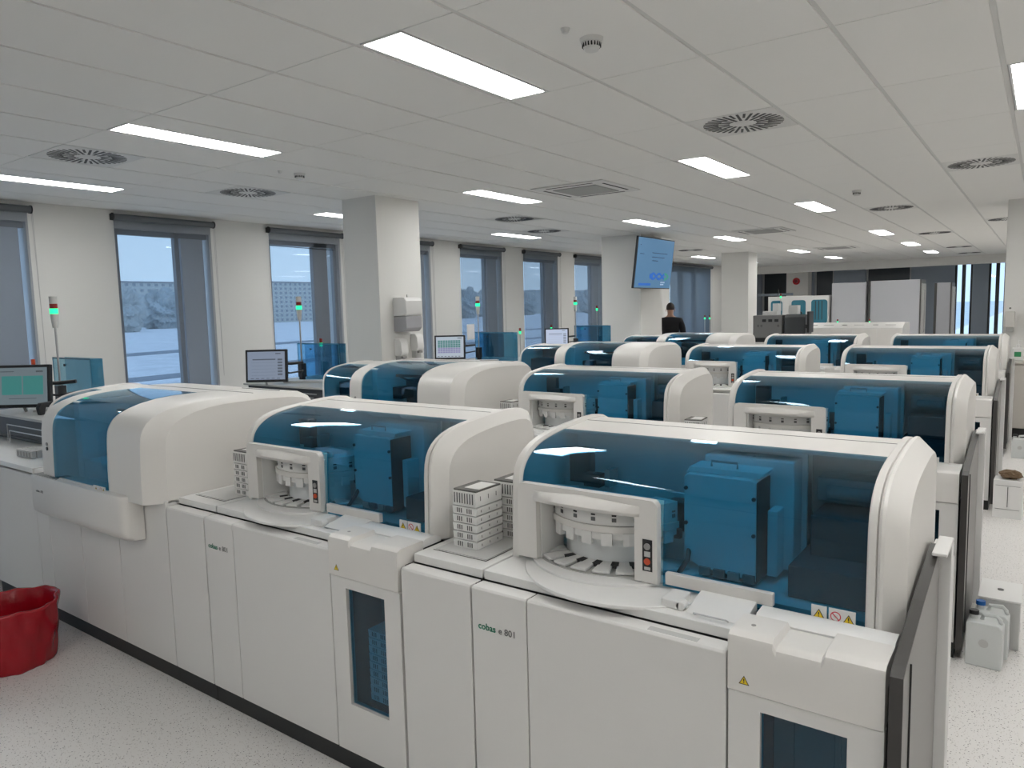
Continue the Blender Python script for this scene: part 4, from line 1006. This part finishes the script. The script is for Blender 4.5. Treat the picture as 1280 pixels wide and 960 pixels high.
MB().tube([(.7, .07, 1.35), (.76, .07, 1.5), (.88, .07, 1.45), (.9, .07, 1.3)], .02, 6).build('inner_arm', BLACK, t)
MB().cyl((.28, .05, 1.92), .012, .15, n=8).build('webcam_pole', BLACK, t)

# ================================================================== PERSON
def skin_obj(name, verts, edges, radii, m, parent, root=0, sub=2):
    me = bpy.data.meshes.new(name); me.from_pydata(verts, edges, []); me.materials.append(m)
    o = bpy.data.objects.new(name, me); COL.objects.link(o); o.parent = parent
    o.modifiers.new('skin', 'SKIN')
    for i, r in enumerate(radii):
        sv = me.skin_vertices[0].data[i]; sv.radius = (r, r) if not isinstance(r, tuple) else r; sv.use_root = (i == root)
    o.modifiers.new('sub', 'SUBSURF').levels = sub; o.modifiers['sub'].render_levels = sub
    me2 = bpy.data.meshes.new_from_object(o.evaluated_get(bpy.context.evaluated_depsgraph_get())); bpy.data.objects.remove(o)
    o = bpy.data.objects.new(name, me2); COL.objects.link(o); o.parent = parent
    for p in me2.polygons: p.use_smooth = True
    return o
px, py, _ = at_depth(838, 400, 14.0)
t = thing('person', 'person with short dark hair and black sweater, back turned, before the wide blind', 'person', (px, py, 0), .35)
SKIN = mat('skin', (.42, .24, .17), .6); SWT = mat('black_sweater', (.006, .006, .008), .9); TRS = mat('dark_trousers', (.01, .012, .018), .8); HAIR = mat('dark_hair', (.030, .020, .014), .7)
V = [(0, 0, .95), (0, .0, 1.12), (0, .0, 1.30), (0, .01, 1.45), (0, .02, 1.51), (0, .035, 1.56), (0, .045, 1.64), (0, .045, 1.70)]
Ed = [(0, 1), (1, 2), (2, 3), (3, 4), (4, 5), (5, 6), (6, 7)]
Rr = [(.155, .11), (.145, .10), (.165, .11), (.14, .09), (.058, .058), (.058, .06), (.072, .088), (.062, .075)]
def lim(parent_i, pts):
    k = parent_i
    for p, r in pts: V.append(p); Rr.append(r); Ed.append((k, len(V) - 1)); k = len(V) - 1
    return k
arms = {}
for s_ in (-1, 1):
    hand = lim(3, [((.17 * s_, 0, 1.42), .058), ((.22 * s_, .0, 1.28), .048), ((.235 * s_, .02, 1.15), .042), ((.17 * s_, .17, 1.12), .034), ((.07 * s_, .21, 1.14), .027), ((.04 * s_, .22, 1.15), (.034, .018))])
    for f in range(4):
        lim(hand, [((.01 * s_ - .0 , .235, 1.175 - .018 * f), .0095), ((-.03 * s_, .24, 1.17 - .018 * f), .0085)])
    lim(hand, [((.045 * s_, .235, 1.19), .010), ((.02 * s_, .245, 1.205), .009)])
    lim(0, [((.09 * s_, 0, .88), (.09, .095)), ((.10 * s_, .01, .50), .062), ((.105 * s_, -.01, .10), .042), ((.11 * s_, .06, .045), (.042, .035)), ((.115 * s_, .15, .035), (.040, .026))])
skin_obj('body', V, Ed, Rr, SKIN, t)
# sweater: slightly larger torso with sleeves
V2 = [(0, 0, .94), (0, 0, 1.12), (0, 0, 1.30), (0, .01, 1.45), (0, .015, 1.50)]; R2 = [(.175, .125), (.165, .12), (.185, .13), (.155, .11), (.066, .066)]; E2 = [(0, 1), (1, 2), (2, 3), (3, 4)]
for s_ in (-1, 1):
    k = 3
    for p, r in (((.175 * s_, 0, 1.425), .072), ((.225 * s_, .0, 1.28), .066), ((.240 * s_, .02, 1.14), .058), ((.17 * s_, .18, 1.11), .045), ((.085 * s_, .21, 1.135), .036)):
        V2.append(p); R2.append(r); E2.append((k, len(V2) - 1)); k = len(V2) - 1
skin_obj('sweater', V2, E2, R2, SWT, t)
V3 = [(0, 0, .96)]; R3 = [(.165, .12)]; E3 = []
for s_ in (-1, 1):
    k = 0
    for p, r in (((.09 * s_, 0, .86), (.105, .11)), ((.10 * s_, .01, .50), .078), ((.105 * s_, -.01, .12), .062), ((.105 * s_, -.01, .07), .060)):
        V3.append(p); R3.append(r); E3.append((k, len(V3) - 1)); k = len(V3) - 1
skin_obj('trousers', V3, E3, R3, TRS, t)
hb = bmesh.new(); bmesh.ops.create_uvsphere(hb, u_segments=24, v_segments=16, radius=1)
for v in list(hb.verts):
    if v.co.z < (-.35 if v.co.y > -.2 else -.55) or (v.co.y > .55 and v.co.z < .35): hb.verts.remove(v)
for v in hb.verts: v.co = Vector((v.co.x * .079, v.co.y * .098 + .035, v.co.z * .102 + 1.668))
me = bpy.data.meshes.new('hair'); hb.to_mesh(me); hb.free(); me.materials.append(HAIR)
for p in me.polygons: p.use_smooth = True
o = bpy.data.objects.new('hair', me); COL.objects.link(o); o.parent = t
for s_ in (-1, 1): MB().lathe((0, 0, 0), [(.001, 0), (.012, .002), (.014, .008), (.001, .012)], 12).build('ear', SKIN, t, smooth=True, loc=(.078 * s_, .045, 1.625), rot=(0, PI / 2 * s_, 0)).scale = (2.2, 1.2, 1)
for s_ in (-1, 1): MB().lathe((0, 0, 0), [(.001, -.009), (.009, 0), (.001, .009)], 12).build('eye', TRAYW, t, smooth=True, loc=(.03 * s_, .128, 1.645))
MB().prism([(-.012, 0), (.012, 0), (0, .045)], .12, .148, 'y').build('nose', SKIN, t, bevel=.004, loc=(0, 0, 1.60))
box('mouth', mat('lips', (.35, .12, .1), .6), t, -.022, .022, .120, .128, 1.575, 1.584, bevel=.002)
for s_ in (-1, 1): MB().box(-.045, .045, -.09, .19, 0, .07).build('shoe', BLACK, t, bevel=.02, seg=3, loc=(.11 * s_, 0, 0))
